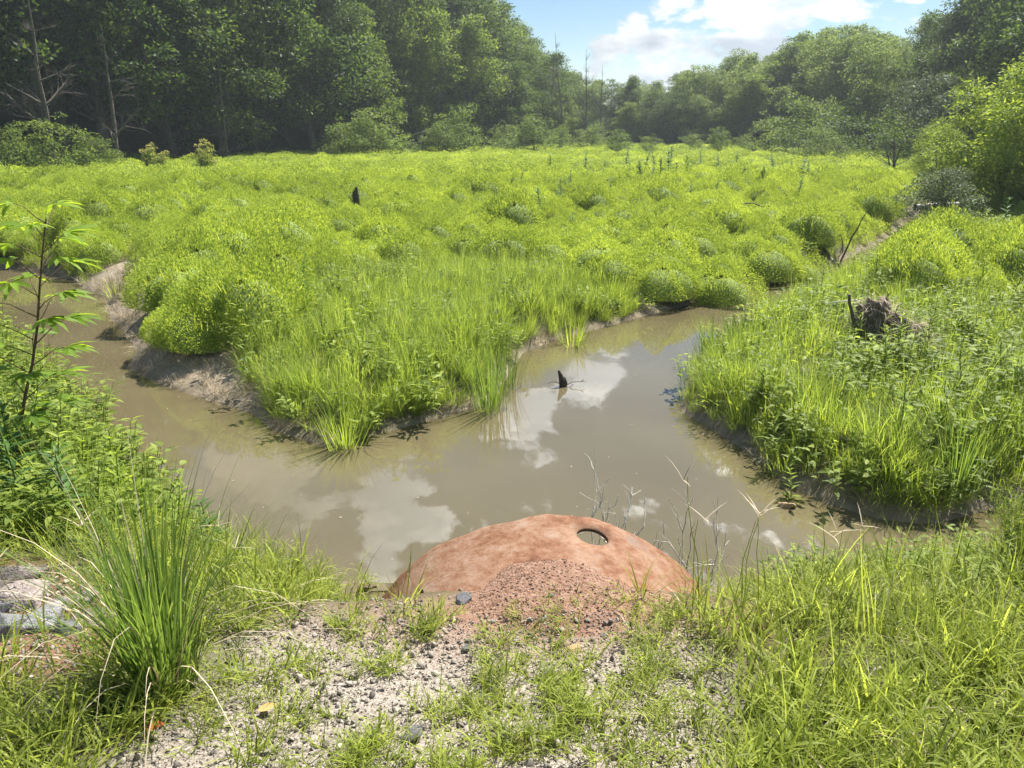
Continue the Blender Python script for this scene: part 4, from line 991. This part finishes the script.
def stalk(key, x, y, sc, label, group, name='leafy_weed', z=None, lift=0.0):
    i = random.randrange(3); zz = float(ground_z(np.array([x]), np.array([y]))[0]) + lift if z is None else z
    if (key, i, name) not in _sfirst:
        r = empty(name, (x, y, zz), random.uniform(0, 6), sc); link('stem', STALK[key][i][0], r); link('leaves', STALK[key][i][1], r); _sfirst[(key, i, name)] = r
    else: r = copy_tree(_sfirst[(key, i, name)], (x, y, zz), random.uniform(0, 6), (sc * random.uniform(.75, 1.25), sc * random.uniform(.75, 1.25), sc * random.uniform(.85, 1.15))); r.rotation_euler = (random.gauss(0, .1), random.gauss(0, .1), random.uniform(0, 6))
    tag(r, label, 'weed', group); return r
for u, v, h in [(540, 217, 1.4), (560, 198, 1.0), (526, 205, .9), (570, 192, 1.1), (520, 190, 1.0), (640, 186, 1.5), (652, 186, 1.3), (660, 187, 1.7), (668, 186, 1.9), (676, 186, 1.4), (688, 184, 1.5),
                (628, 186, 1.3), (604, 178, 1.2), (760, 190, 1.3), (797, 198, 1.2), (800, 178, 1.5), (790, 176, 1.3), (808, 178, 1.2), (742, 182, 1.1), (718, 176, 1.4), (655, 170, 1.6), (670, 168, 1.8), (700, 170, 1.5),
                (585, 175, 1.4), (550, 172, 1.3), (735, 170, 1.4), (690, 200, .9), (612, 195, .9), (773, 172, 1.3), (480, 188, .9), (455, 200, .8), (715, 196, .9), (625, 170, 1.6), (645, 172, 1.6), (572, 226, .7)]:
    x, y = P(u, v, .75); stalk('spire', x, y, h * .8, 'dark green weed stalk rising above the far sunlit meadow', 'dark weed stalks in the meadow', lift=.38 if v < 195 else .25)
# leafy weeds on the right bank
for u, v, s, k in [(875, 285, 1.3, 'green'), (895, 262, 1.3, 'dark'), (930, 250, 1.5, 'dark'), (915, 268, 1.4, 'dark'), (942, 268, 1.3, 'dark'), (905, 290, 1.1, 'dark'), (960, 232, 1.5, 'dark'), (1000, 235, 1.6, 'dark'), (985, 240, 1.4, 'green'),
                   (820, 300, 1.1, 'green'), (930, 330, 1.1, 'green'), (950, 345, 1.1, 'young'), (975, 340, 1.0, 'green'), (895, 365, 1.35, 'young'), (915, 240, 1.3, 'green'), (860, 300, 1.0, 'green'), (945, 222, 1.5, 'green'),
                   (780, 420, .9, 'green'), (800, 450, .9, 'green'), (840, 400, 1.0, 'green'), (900, 430, 1.0, 'young'), (960, 400, 1.1, 'green'), (1000, 380, 1.2, 'young'), (760, 390, .9, 'green'), (740, 350, .9, 'green'), (870, 450, 1.0, 'young'), (815, 345, .9, 'young'), (1010, 300, 1.2, 'green'), (980, 290, 1.2, 'green')]:
    x, y = P(u, v, .5); stalk(k, x, y, s * .8, {'dark': 'dark glossy leafy weed on the right bank behind the root mass', 'green': 'green leafy weed standing among the grass of the right bank', 'young': 'young yellow-green leafy weed in the grass of the right bank'}[k], k + ' leafy weeds of the right bank')
for u, v in [(875, 362), (895, 364), (915, 352), (850, 358), (935, 345), (868, 372), (885, 378), (905, 372), (858, 350), (925, 360), (848, 335), (840, 318)]:
    x, y = P(u, v, .5); stalk('green' if u % 2 else 'young', x, y, .8, 'leafy weed growing up against the brown root mass', 'weeds around the root mass')
for u, v, s, k in [(345, 345, 1.1, 'young'), (370, 330, 1.0, 'young'), (330, 365, 1.0, 'young'), (395, 350, .9, 'young'), (300, 305, 1.1, 'dark'), (310, 320, 1.0, 'dark'), (360, 300, 1.0, 'green'), (410, 310, .9, 'green'), (385, 375, .9, 'young'), (290, 320, .9, 'green')]:
    x, y = P(u, v, .45); stalk(k, x, y, s * .8, {'dark': 'dark leafy weed at the back of the grassy peninsula', 'green': 'mid green leafy weed on the grassy peninsula', 'young': 'yellow-green leafy weed among the peninsula grass'}[k], k + ' weeds of the peninsula')
# near left bank: lush weeds
for u, v, s, k in [(150, 520, 1.0, 'young'), (175, 530, .9, 'young'), (120, 500, 1.1, 'young'), (100, 530, 1.0, 'green'), (60, 520, 1.2, 'green'), (30, 530, 1.2, 'dark'), (80, 490, 1.2, 'young'), (20, 500, 1.3, 'dark'), (5, 540, 1.1, 'green'), (45, 480, 1.3, 'green'), (130, 545, .8, 'green'), (205, 555, .8, 'green'), (215, 545, .9, 'dark'), (70, 545, .9, 'dark'), (110, 470, 1.1, 'young'), (60, 450, 1.1, 'green'), (25, 440, 1.3, 'young')]:
    x, y = P(u, v, .6)
    if float(water_sd(np.array([x]), np.array([y]))[0]) < .1: continue
    stalk(k, x, y, s * .75, {'dark': 'dark leafy weed in the lush growth below the sapling', 'green': 'mid green leafy weed in the lush growth of the near left bank', 'young': 'yellow-green feathery-topped weed by the near left waterline'}[k], k + ' weeds of the near left bank')
for u, v, s, k in [(925, 600, .8, 'young'), (905, 610, .7, 'young'), (950, 610, .8, 'young'), (880, 620, .7, 'young'), (960, 650, .6, 'green'), (985, 640, .7, 'green'), (1005, 650, .7, 'young'), (940, 660, .5, 'green')]:
    x, y = P(u, v, .6); stalk(k, x, y, s * .55, {'green': 'green leafy weed at the foot of the feathery bush', 'young': 'pale yellow-green leafy weed by the water near the feathery bush'}[k], k + ' weeds of the near right bank')

# round cushion bushes along the meadow bank
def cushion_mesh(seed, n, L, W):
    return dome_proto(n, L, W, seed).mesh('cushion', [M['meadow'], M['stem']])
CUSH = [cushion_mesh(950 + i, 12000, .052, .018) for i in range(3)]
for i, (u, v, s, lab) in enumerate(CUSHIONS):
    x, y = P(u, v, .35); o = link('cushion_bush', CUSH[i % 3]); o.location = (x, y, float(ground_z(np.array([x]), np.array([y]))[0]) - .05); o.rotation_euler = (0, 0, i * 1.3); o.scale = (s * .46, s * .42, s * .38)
    tag(o, lab, 'bush', 'round cushion bushes along the bank')

# ---------------------------------------------------------------- foreground things
def gz(x, y, raw=False): return float(ground_z(np.array([x]), np.array([y]), raw)[0])

# tall grass clump
gx_, gy_ = P(165, 690, 1.1); q = np.random.default_rng(5); g = G()
n = 330; a = q.uniform(0, 6.28, n); rr = .12 * np.sqrt(q.uniform(0, 1, n))
blades(g, np.stack([rr * np.cos(a), rr * np.sin(a), np.full(n, -.03)], 1), a + q.normal(0, .6, n), np.abs(q.normal(.03, .20, n)), q.uniform(.5, 1.02, n), q.uniform(.006, .011, n), q.uniform(.05, 1.0, n) ** 1.5 * 1.5, q.uniform(-1, 1, n), 6)
n = 60; a = q.uniform(0, 6.28, n)
blades(g, np.stack([.08 * np.cos(a), .08 * np.sin(a), np.zeros(n)], 1), a, np.abs(q.normal(.2, .35, n)), q.uniform(.3, 1.15, n), .006, q.uniform(.3, 2.4, n), q.uniform(-1, 1, n), 6, 1)
o = link('grass_clump', g.mesh('grass_clump', [M['grass_deep'], M['straw']])); o.location = (gx_, gy_, gz(gx_, gy_))
tag(o, 'tall dense clump of deep green grass beside the pale rocks', 'grass clump')

# sapling with fans of leaflets
def sapling():
    x, y = -3.95, 5.5; r = empty('sapling', (x, y, gz(x, y))); q = np.random.default_rng(8); g1, g2 = G(), G()
    top = np.array([.52, .25, 2.05]); tp = wobble([0, 0, -.05], top, 9, .015, q); tube(g1, tp, np.linspace(.016, .005, 9), 6)
    for i in range(34):
        t = .15 + .85 * (i + q.uniform(0, .6)) / 34; k = min(7, int(t * 8)); f = t * 8 - k; p = tp[k] * (1 - f) + tp[min(8, k + 1)] * f
        a = i * 2.4 + q.normal(0, .3); d = unit(np.array([math.cos(a), math.sin(a), .5 + .4 * t])); L = .40 * (1.2 - .6 * t) * q.uniform(.8, 1.2); e = p + d * L
        pts = wobble(p, e, 4, .01, q); pts[-1, 2] -= .03; tube(g1, pts, [.005, .004, .003, .002], 4, cap=False)
        m = 7; fan = np.linspace(-1.25, 1.25, m); h = np.arctan2(d[1], d[0])
        ax = np.stack([np.cos(h + fan), np.sin(h + fan), np.full(m, .12) + q.normal(0, .12, m)], 1)
        leaves_nice(g2, np.tile(pts[-1], (m, 1)), ax, np.tile([0, 0, 1.0], (m, 1)) + q.normal(0, .2, (m, 3)), (.23 - .045 * np.abs(fan)) * q.uniform(.85, 1.15), .052, np.clip(q.uniform(-.7, .4, m) + t * .9 - .2, -1, 1.3), .35)
    link('stem', g1.mesh('stem', M['brown_stem'], True), r); link('leaves', g2.mesh('leaves', M['sapling']), r)
    tag(r, 'slender sapling with fans of narrow leaves on the near left bank', 'sapling')
sapling()

# feathery bush at right
def feathery(u, v, z, sc, lab):
    x, y = P(u, v, z); q = np.random.default_rng(int(u)); g1, g2 = G(), G(); r = empty('feathery_bush', (x, y, gz(x, y)), 0, sc)
    for i in range(22):
        a = q.uniform(0, 6.28); p1 = np.array([math.cos(a) * .35 * q.uniform(.2, 1), math.sin(a) * .35 * q.uniform(.2, 1), q.uniform(.5, .95)])
        tp = wobble(p1 * [.2, .2, 0], p1, 6, .01, q); tube(g1, tp, np.linspace(.006, .002, 6), 4, cap=False)
        n = 230; t = q.uniform(.2, 1, n); p = np.stack([np.interp(t, np.linspace(0, 1, 6), tp[:, k]) for k in range(3)], 1) + q.normal(0, .045, (n, 3))
        leaves_flat(g2, p, rdir(n, .5, q), rdir(n, .5, q), q.uniform(.05, .10, n), .006, q.uniform(-1, 1, n))
    link('stem', g1.mesh('stem', M['stem']), r); link('leaves', g2.mesh('leaves', M['weed']), r); tag(r, lab, 'bush', 'feathery bushes at the right edge')
feathery(1005, 620, .55, .62, 'fine-leaved feathery bush at the right edge of the near bank')
feathery(1050, 635, .6, .7, 'feathery bush cut off by the right edge of the photo')

# reeds on the tip of the right bank, small tuft in the channel
def reed(u, v, z, n, L, W, mat, lab, seed, lean=.12, name='rush_clump', rad=.22):
    x, y = P(u, v, z); q = np.random.default_rng(seed); g = G(); a = q.uniform(0, 6.28, n); rr = rad * np.sqrt(q.uniform(0, 1, n))
    blades(g, np.stack([rr * np.cos(a), rr * np.sin(a), np.full(n, -.05)], 1), a, np.abs(q.normal(0, lean, n)), L * q.uniform(.55, 1.1, n), W, q.uniform(0, .8, n), q.uniform(-1, 1, n), 5)
    o = link(name, g.mesh(name, M[mat])); o.location = (x, y, max(0, gz(x, y))); tag(o, lab, 'rushes', 'clumps of rushes at the waterline'); return o
reed(712, 358, .1, 120, .75, .012, 'grass_deep', 'dark upright rushes on the tip of the right bank', 31)
reed(738, 345, .3, 90, .7, .012, 'grass_deep', 'shorter dark rushes just behind the bank tip', 32)
reed(490, 385, .3, 110, .95, .010, 'grass_deep', 'tall dark rushes at the right edge of the grassy peninsula', 33)
reed(505, 365, .3, 90, .9, .010, 'grass_deep', 'rushes right behind the tallest ones on the peninsula', 34)
reed(572, 334, .15, 70, .55, .016, 'grass_yellow', 'bright arching grass tuft overhanging the inlet', 35, .5)
reed(118, 290, .25, 50, .55, .016, 'grass', 'small green tuft on the eroded bank end', 36, .45)
reed(960, 470, .3, 110, .85, .011, 'grass_deep', 'slim dark grass clump at the right end of the right bank', 37)
reed(345, 435, .1, 160, .62, .011, 'grass_yellow', 'yellow-green grass drooping at the peninsula tip', 38, .4)

# floating bits of leaf and straw on the pond
x, y = rand_pts(-9, 8, 5, 18, 6); sdw = water_sd(x, y); k = (sdw < -.05) & (rng.uniform(0, 1, len(x)) < .12 + .88 * np.exp(sdw / .35)); x, y = x[k], y[k]; n = len(x)
bit = G(); leaves_flat(bit, np.array([[-.5, 0, 0]]), np.array([[1.0, 0, 0]]), np.array([[0, 0, 1.0]]), 1.0, .45, 0.0)
bit2 = G(); blades(bit2, np.array([[0, 0, 0.0]]), 0.0, 1.57, 2.2, .12, .0, .3, 3)
sz = rng.uniform(.012, .04, n); scatter('floating_debris', np.stack([x, y, np.full(n, .004)], 1), np.stack([np.zeros(n), np.zeros(n), rng.uniform(0, 6.28, n)], 1), np.stack([sz] * 3, 1), rng.integers(0, 2, n), [bit, bit2], [M['straw']], 'small bits of dead leaf and straw floating along the pond edges', 'debris')

# rocks
def rock_mesh(seed, mat, flat=.55):
    q = np.random.default_rng(seed); bm = bmesh.new(); bmesh.ops.create_icosphere(bm, subdivisions=4, radius=1)
    V = np.array([v.co[:] for v in bm.verts]); F = np.array([[v.index for v in f.verts] for f in bm.faces]); bm.free()
    for _ in range(12):
        nrm = unit(q.normal(size=3)); d = q.uniform(.42, .8); s = V @ nrm; V = V - np.maximum(s - d, 0)[:, None] * nrm * .96
    V += .02 * np.sin(V[:, [1, 2, 0]] * 9 + q.uniform(0, 6, 3)) + q.normal(0, .006, V.shape)
    V = V * [1, q.uniform(.65, .95), flat]
    g = G(); g.add(V, F, q.uniform(-.4, .6)); return g.mesh('rock', M[mat])
for i, (u, v, wd, fl, mat, lab) in enumerate([
    (16, 562, 62, .42, 'rock', 'pale smooth slab topmost on the rock heap'), (22, 588, 90, .40, 'rock', 'long pale slab under the topmost slab'), (62, 596, 40, .4, 'rock', 'pale pink rock at the right end of the long slab'),
    (6, 600, 26, .7, 'rock_grey', 'dark small rock wedged under the long pale slab'), (45, 615, 60, .35, 'rock_grey', 'flat grey rock in the middle of the heap'), (92, 612, 46, .4, 'rock', 'bright cracked rock nearest the tall grass clump'),
    (70, 628, 34, .5, 'rock_grey', 'rounded grey rock below the bright cracked rock'), (8, 628, 50, .7, 'rock_grey', 'craggy dark grey rock at the left edge of the photo'), (-25, 600, 60, .5, 'rock', 'pale rock cut off by the left edge'),
    (80, 590, 28, .4, 'rock', 'small pale rock above the bright cracked rock'), (105, 700, 22, .5, 'rock_grey', 'small grey rock in the grass below the heap'), (240, 685, 24, .4, 'rock_grey', 'grey stone at the foot of the tall grass clump'), (218, 610, 20, .4, 'rock', 'pale stone behind the tall grass clump')]):
    x, y = P(u, v, 1.02); dep = math.hypot(y, 2.2); s = wd / FPX * dep * .56
    o = link('rock', rock_mesh(70 + i, mat, fl)); o.scale = (s, s, s); o.location = (x, y, gz(x, y) + s * fl * .22); o.rotation_euler = (random.uniform(-.15, .15), random.uniform(-.15, .15), random.uniform(0, 6)); tag(o, lab, 'rock', 'rocks at the left of the near bank')
for i, (u, v, wd, z, mat, lab) in enumerate([
    (463, 599, 17, None, 'rock_grey', 'grey square stone on the left flank of the dirt heap'), (576, 668, 17, .95, 'rock_tan', 'yellowish stone in the gravel below the dirt heap'), (521, 755, 17, 1.15, 'rock_tan', 'tan stone near the bottom middle of the gravel'),
    (548, 692, 15, 1.0, 'rock_grey', 'bluish grey stone near the middle of the gravel'), (413, 748, 22, 1.15, 'rock_grey', 'wide grey stone low in the gravel'), (466, 665, 13, .95, 'rock_grey', 'grey stone left of the yellowish stone'), (600, 726, 14, 1.1, 'rock', 'pale stone right of the tan stone'), (345, 640, 14, .9, 'rock', 'pale stone at the upper left of the gravel'), (500, 745, 12, 1.15, 'rock', 'light stone left of the tan stone'), (620, 748, 18, 1.2, 'rock', 'pale stone by the grass at the bottom of the gravel')]):
    x, y = P(u, v, .95 if z is None else z); s = wd / FPX * math.hypot(y, 2.2) * .6
    zz = (float(heap_z(np.array([x]), np.array([y]))[0]) if z is None else gz(x, y)) + s * .2
    o = link('stone', rock_mesh(120 + i, mat, .7)); o.scale = (s, s, s); o.location = (x, y, zz); o.rotation_euler = (.2, .1, i * 1.7); tag(o, lab, 'stone', 'single stones in the gravel')

# fallen leaves on the gravel
for u, v, col, lab in [(146, 745, (.55, .16, .06), 'orange dead leaf lying by the tall grass clump'), (258, 716, (.50, .36, .14), 'yellow-tan dead leaf on the gravel')]:
    m = leaf_mat('dead_leaf', col, .2, hue=0, tcol=col); x, y = P(u, v, 1.15); g = G()
    leaves_nice(g, np.array([[0, 0, .012]]), np.array([[1, .2, .1]]), np.array([[0, 0, 1.0]]), .075, .045, 0.0, -.12); o = link('fallen_leaf', g.mesh('fallen_leaf', m)); o.location = (x, y, gz(x, y) + .012); tag(o, lab, 'leaf')

# dead twigs behind the pipe
def twigs(x, y, z, H, seed, lab, n=7, spread=.5):
    q = np.random.default_rng(seed); g = G()
    def br(p, d, L, r, lev):
        pts = wobble(p, p + d * L, 5, L * .04, q); tube(g, pts, r * np.linspace(1, .45, 5), 4)
        if lev:
            for _ in range(3):
                k = pts[q.integers(2, 5)]; br(k, unit(d + q.normal(0, .55, 3) + [0, 0, .2]), L * q.uniform(.25, .55), r * .65, lev - 1)
    for i in range(n):
        a = q.uniform(0, 6.28); br(np.array([q.normal(0, .05), q.normal(0, .05), -.15]), unit(np.array([math.cos(a) * spread, math.sin(a) * spread * .5, 1])), H * q.uniform(.65, 1.1), .0075, 2)
    o = link('dead_twigs', g.mesh('dead_twigs', M['deadwood'])); o.location = (x, y, z); tag(o, lab, 'twigs', 'bleached twigs behind the pipe')
twigs(.55, 4.75, 0, .78, 41, 'forked bleached twigs rising behind the hole in the pipe', 4, .35)
twigs(.85, 4.75, 0, .66, 42, 'bleached twigs rising behind the pipe right of the hole', 3, .4)
twigs(1.28, 4.55, .1, .55, 43, 'pale curled twigs at the right edge of the pipe', 4, .6)

# stump in the pond
def stump():
    x, y = P(563, 386); r = empty('driftwood_snag', (x, y, 0)); g = G(); q = np.random.default_rng(3)
    tube(g, [(0, 0, -.3), (0, 0, 0), (-.01, 0, .07), (-.035, .01, .15), (-.06, .01, .21)], [.05, .05, .045, .03, .012], 9); tube(g, [(0, 0, -.1), (.03, -.01, .05), (.02, 0, .12)], [.035, .03, .008], 7)
    link('snag', g.mesh('snag', M['wetwood'], True), r); g = G()
    for p in ([(.03, 0, .0), (.12, .02, .05), (.24, .0, .06), (.30, .02, .05)], [(.02, -.02, .01), (.08, -.04, -.01), (.13, -.05, .04)], [(-.02, 0, .03), (-.12, .03, .05), (-.2, .02, .03)], [(.24, 0, .06), (.27, 0, .09)]): tube(g, p, np.linspace(.006, .003, len(p)), 4)
    link('twigs', g.mesh('twigs', M['wetwood']), r); tag(r, 'dark pointed driftwood snag standing in the middle of the pond', 'driftwood')
stump()
x, y = P(786, 507); o = link('rock', rock_mesh(150, 'rock_tan', .6)); o.scale = (.09, .07, .09); o.location = (x, y, .015); tag(o, 'small brown rock poking out of the water by the right bank', 'rock')

# root mass with dead branches on the right bank
def root_mass():
    x, y = P(888, 352, .45); r = empty('root_mass', (x, y, gz(x, y))); q = np.random.default_rng(17)
    bm = bmesh.new(); bmesh.ops.create_icosphere(bm, subdivisions=4, radius=1); V0 = np.array([v.co[:] for v in bm.verts]); F = np.array([[v.index for v in f.verts] for f in bm.faces]); bm.free()
    soil = noise_mat('root_soil', [(.3, (.12, .09, .06)), (.7, (.34, .27, .19))], 9, bump=1.0, bump_scale=30); gs, gt, gr = G(), G(), G()
    for (cx, cy_, cz, sx, sy, sz) in ((-.22, .12, .58, .24, .26, .34), (.02, .05, .36, .34, .32, .34), (.26, -.02, .20, .26, .30, .34), (-.2, -.05, .18, .30, .30, .26)):
        V = V0.copy(); ph = q.uniform(0, 6, 6)
        d = .16 * np.sin(V[:, 0] * 4 + ph[0]) * np.sin(V[:, 1] * 4 + ph[1]) + .13 * np.sin(V[:, 2] * 8 + V[:, 0] * 7 + ph[2]) + .10 * np.abs(np.sin(V[:, 1] * 13 + V[:, 2] * 11 + ph[3])) + .06 * np.sin(V[:, 0] * 23 + V[:, 2] * 19 + ph[4])
        c = np.array([cx, cy_, cz]); gs.add(V * (1 + 1.5 * d)[:, None] * [sx * .8, sy * .8, sz * .85] + c, F)
        for _ in range(26):
            u = rdir(1, .1, q)[0]; e = c + u * [sx, sy, sz] * q.uniform(.95, 1.5); tube(gr, wobble(c + u * [sx * .5, sy * .5, sz * .5], e, 6, .035, q), np.linspace(q.uniform(.008, .022), .003, 6), 4, cap=False)
        n = 520; u = rdir(n, .2, q); p = c + u * [sx, sy, sz] * q.uniform(.9, 1.2, (n, 1))
        blades(gt, p, np.arctan2(u[:, 1], u[:, 0]) + q.normal(0, 1.0, n), q.uniform(1.0, 2.6, n), q.uniform(.10, .36, n), .007, q.uniform(.2, 1.0, n), q.uniform(-1, .4, n), 4)
    link('soil', gs.mesh('soil', soil, True), r); link('roots', gr.mesh('roots', M['brown_stem'], True), r); link('straw', gt.mesh('straw', M['straw']), r)
    g = G(); tube(g, wobble((-.48, .05, .2), (-.66, 0, 1.0), 8, .012, q), np.linspace(.034, .02, 8), 7); link('snag', g.mesh('snag', M['bark'], True), r); r.scale = (.9, .9, .82)
    for p0, p1, r0 in (((-.3, .1, .6), (-.72, .1, 1.15), .014), ((-.2, .1, .6), (-.3, .1, 1.12), .012), ((-.5, .1, .9), (-1.0, .1, .86), .010), ((.2, 0, .3), (.42, -.05, .62), .02), ((-.1, -.1, .3), (-.45, -.2, .1), .016)):
        g = G(); tube(g, wobble(p0, p1, 6, .03, q), np.linspace(r0, .004, 6), 5); link('branch', g.mesh('branch', M['deadwood'], True), r)
    tag(r, 'brown matted root mass with a leaning snag on the right bank', 'root mass')
root_mass()
# thin dead branch across the channel
x, y = P(838, 250, .4); q = np.random.default_rng(19); g = G(); tube(g, wobble((0, 0, -.1), (.42, 0, 1.5), 8, .035, q), np.linspace(.03, .01, 8), 5); tube(g, wobble((.12, 0, .5), (.02, 0, 1.0), 5, .02, q), np.linspace(.015, .006, 5), 4)
for a in range(6): tube(g, wobble((.05, 0, .1 * a), (-.25 + .1 * a, .1, .1 * a + .35), 5, .04, q), np.linspace(.010, .004, 5), 4)
o = link('dead_branch', g.mesh('dead_branch', M['wetwood'], True)); o.location = (x, y, gz(x, y)); tag(o, 'thin leaning dead branch on the far bank of the channel', 'branch')
x, y = P(735, 208, .9); g = G(); tube(g, wobble((-.9, .2, .0), (1.0, 0, -.05), 9, .05, q) + [0, 0, .12], np.linspace(.008, .022, 9), 5); o = link('dead_branch', g.mesh('dead_branch', M['wetwood'], True)); o.location = (x, y, gz(x, y) + .45); tag(o, 'fallen thin branch lying across the middle of the meadow plants', 'branch')
# dark snag post in the meadow
x, y = P(357, 208, .75); g = G(); tube(g, [(0, 0, -.1), (.01, 0, .3), (.0, 0, .6), (.03, 0, .78)], [.10, .09, .075, .03], 8); tube(g, [(-.08, 0, .2), (-.10, 0, .6)], [.05, .02], 6); o = link('tree_stump', g.mesh('tree_stump', M['wetwood'], True)); o.location = (x, y, gz(x, y) + .3); o.scale = (1, 1, .8); tag(o, 'dark broken stump sticking up from the left meadow', 'stump')
# fallen logs at right
for u0, v0, u1, v1, rd, mat, lab in [(915, 207, 992, 211, .085, 'deadwood', 'pale fallen log, nearer of the two below the bright willow'), (935, 188, 1000, 190, .11, 'wetwood', 'dark fallen log in the shade under the bright willow')]:
    a = P(u0, v0, .95); b = P(u1, v1, .95); b = (b[0], a[1] + .6); L = math.hypot(b[0] - a[0], b[1] - a[1]); g = G(); tube(g, wobble((0, 0, 0), (L, 0, 0), 10, .012, np.random.default_rng(int(u0))), np.linspace(rd, rd * .75, 10), 9); tube(g, [(L * .4, 0, 0), (L * .45, .1, .25)], [rd * .4, rd * .2], 6)
    o = link('fallen_log', g.mesh('fallen_log', M[mat], True)); o.location = (*a, .95); o.rotation_euler = (0, 0, math.atan2(b[1] - a[1], b[0] - a[0])); tag(o, lab, 'log', 'fallen logs')
# fallen grey limb at the foot of the left wood
x, y = P(410, 156, .6); q = np.random.default_rng(29); g = G(); tube(g, wobble((-1, 0, 1.6), (2.6, -.5, 2.6), 8, .06, q), np.linspace(.03, .07, 8), 5); tube(g, wobble((-.8, 0, 1.2), (3.0, .3, 1.5), 8, .06, q), np.linspace(.025, .06, 8), 5); tube(g, wobble((2.6, -.5, 2.6), (3.6, .5, .0), 6, .06, q), np.linspace(.07, .1, 6), 6)
o = link('fallen_limb', g.mesh('fallen_limb', M['bark_pale'], True)); o.location = (x, y, gz(x, y)); tag(o, 'pale fallen limb sticking out at the foot of the left wood', 'limb')

# tall seed stalks by the pipe, each one a plant
def seed_stalk(x, y, H, seed, lab, lean=.1):
    q = np.random.default_rng(seed); a = q.uniform(0, 6.28); g = G(); top = np.array([math.cos(a) * H * lean, math.sin(a) * H * lean, H]); r = empty('seed_stalk', (x, y, gz(x, y))); tube(g, wobble((0, 0, -.02), top, 7, .008, q), np.linspace(.0028, .0014, 7), 4)
    blades(g, np.array([[0, 0, .05], [0, 0, .12], [0, 0, .2]]), q.uniform(0, 6.28, 3), .4, .28, .008, 1.0, 0.0, 4); link('stem', g.mesh('stem', M['grass']), r)
    g = G(); n = 3; blades(g, np.tile(top, (n, 1)), a + np.array([0, 2.1, 4.2]), q.uniform(.5, 1.3, n), q.uniform(.08, .14, n), .006, .4, .3, 3); link('seed_head', g.mesh('seed_head', M['straw']), r)
    tag(r, lab, 'seed stalk', 'thin seed stalks of the near bank')
for i, (u, v, H) in enumerate([(690, 640, .62), (700, 655, .75), (722, 650, .6), (760, 640, .55), (735, 665, .7), (800, 650, .5), (830, 640, .55), (860, 620, .5), (90, 690, .6), (60, 700, .55), (120, 680, .6), (230, 640, .5), (260, 620, .4)]):
    x, y = P(u, v, .95); seed_stalk(x, y, H, 80 + i, 'thin grass stalk with a forked seed head in the grass right of the pipe' if u > 500 else 'thin grass stalk with a forked seed head by the tall grass clump', .18)

# ---------------------------------------------------------------- haze: the damp air of the valley
bm = bmesh.new(); bmesh.ops.create_cube(bm, size=1, matrix=Matrix.Translation((0, 350, 25)) @ Matrix.Diagonal((1500, 1400, 54, 1))); me = bpy.data.meshes.new('haze'); bm.to_mesh(me); bm.free()
hz = link('haze', me)
m, t = new_mat('haze_air'); out = N(t, 'ShaderNodeOutputMaterial'); pv = N(t, 'ShaderNodeVolumePrincipled'); pv.inputs['Color'].default_value = (.86, .96, 1, 1); pv.inputs['Density'].default_value = .00055; pv.inputs['Anisotropy'].default_value = .3
t.links.new(pv.outputs[0], out.inputs['Volume']); me.materials.append(m); tag(hz, 'pale summer haze over the valley', 'haze', kind='stuff')
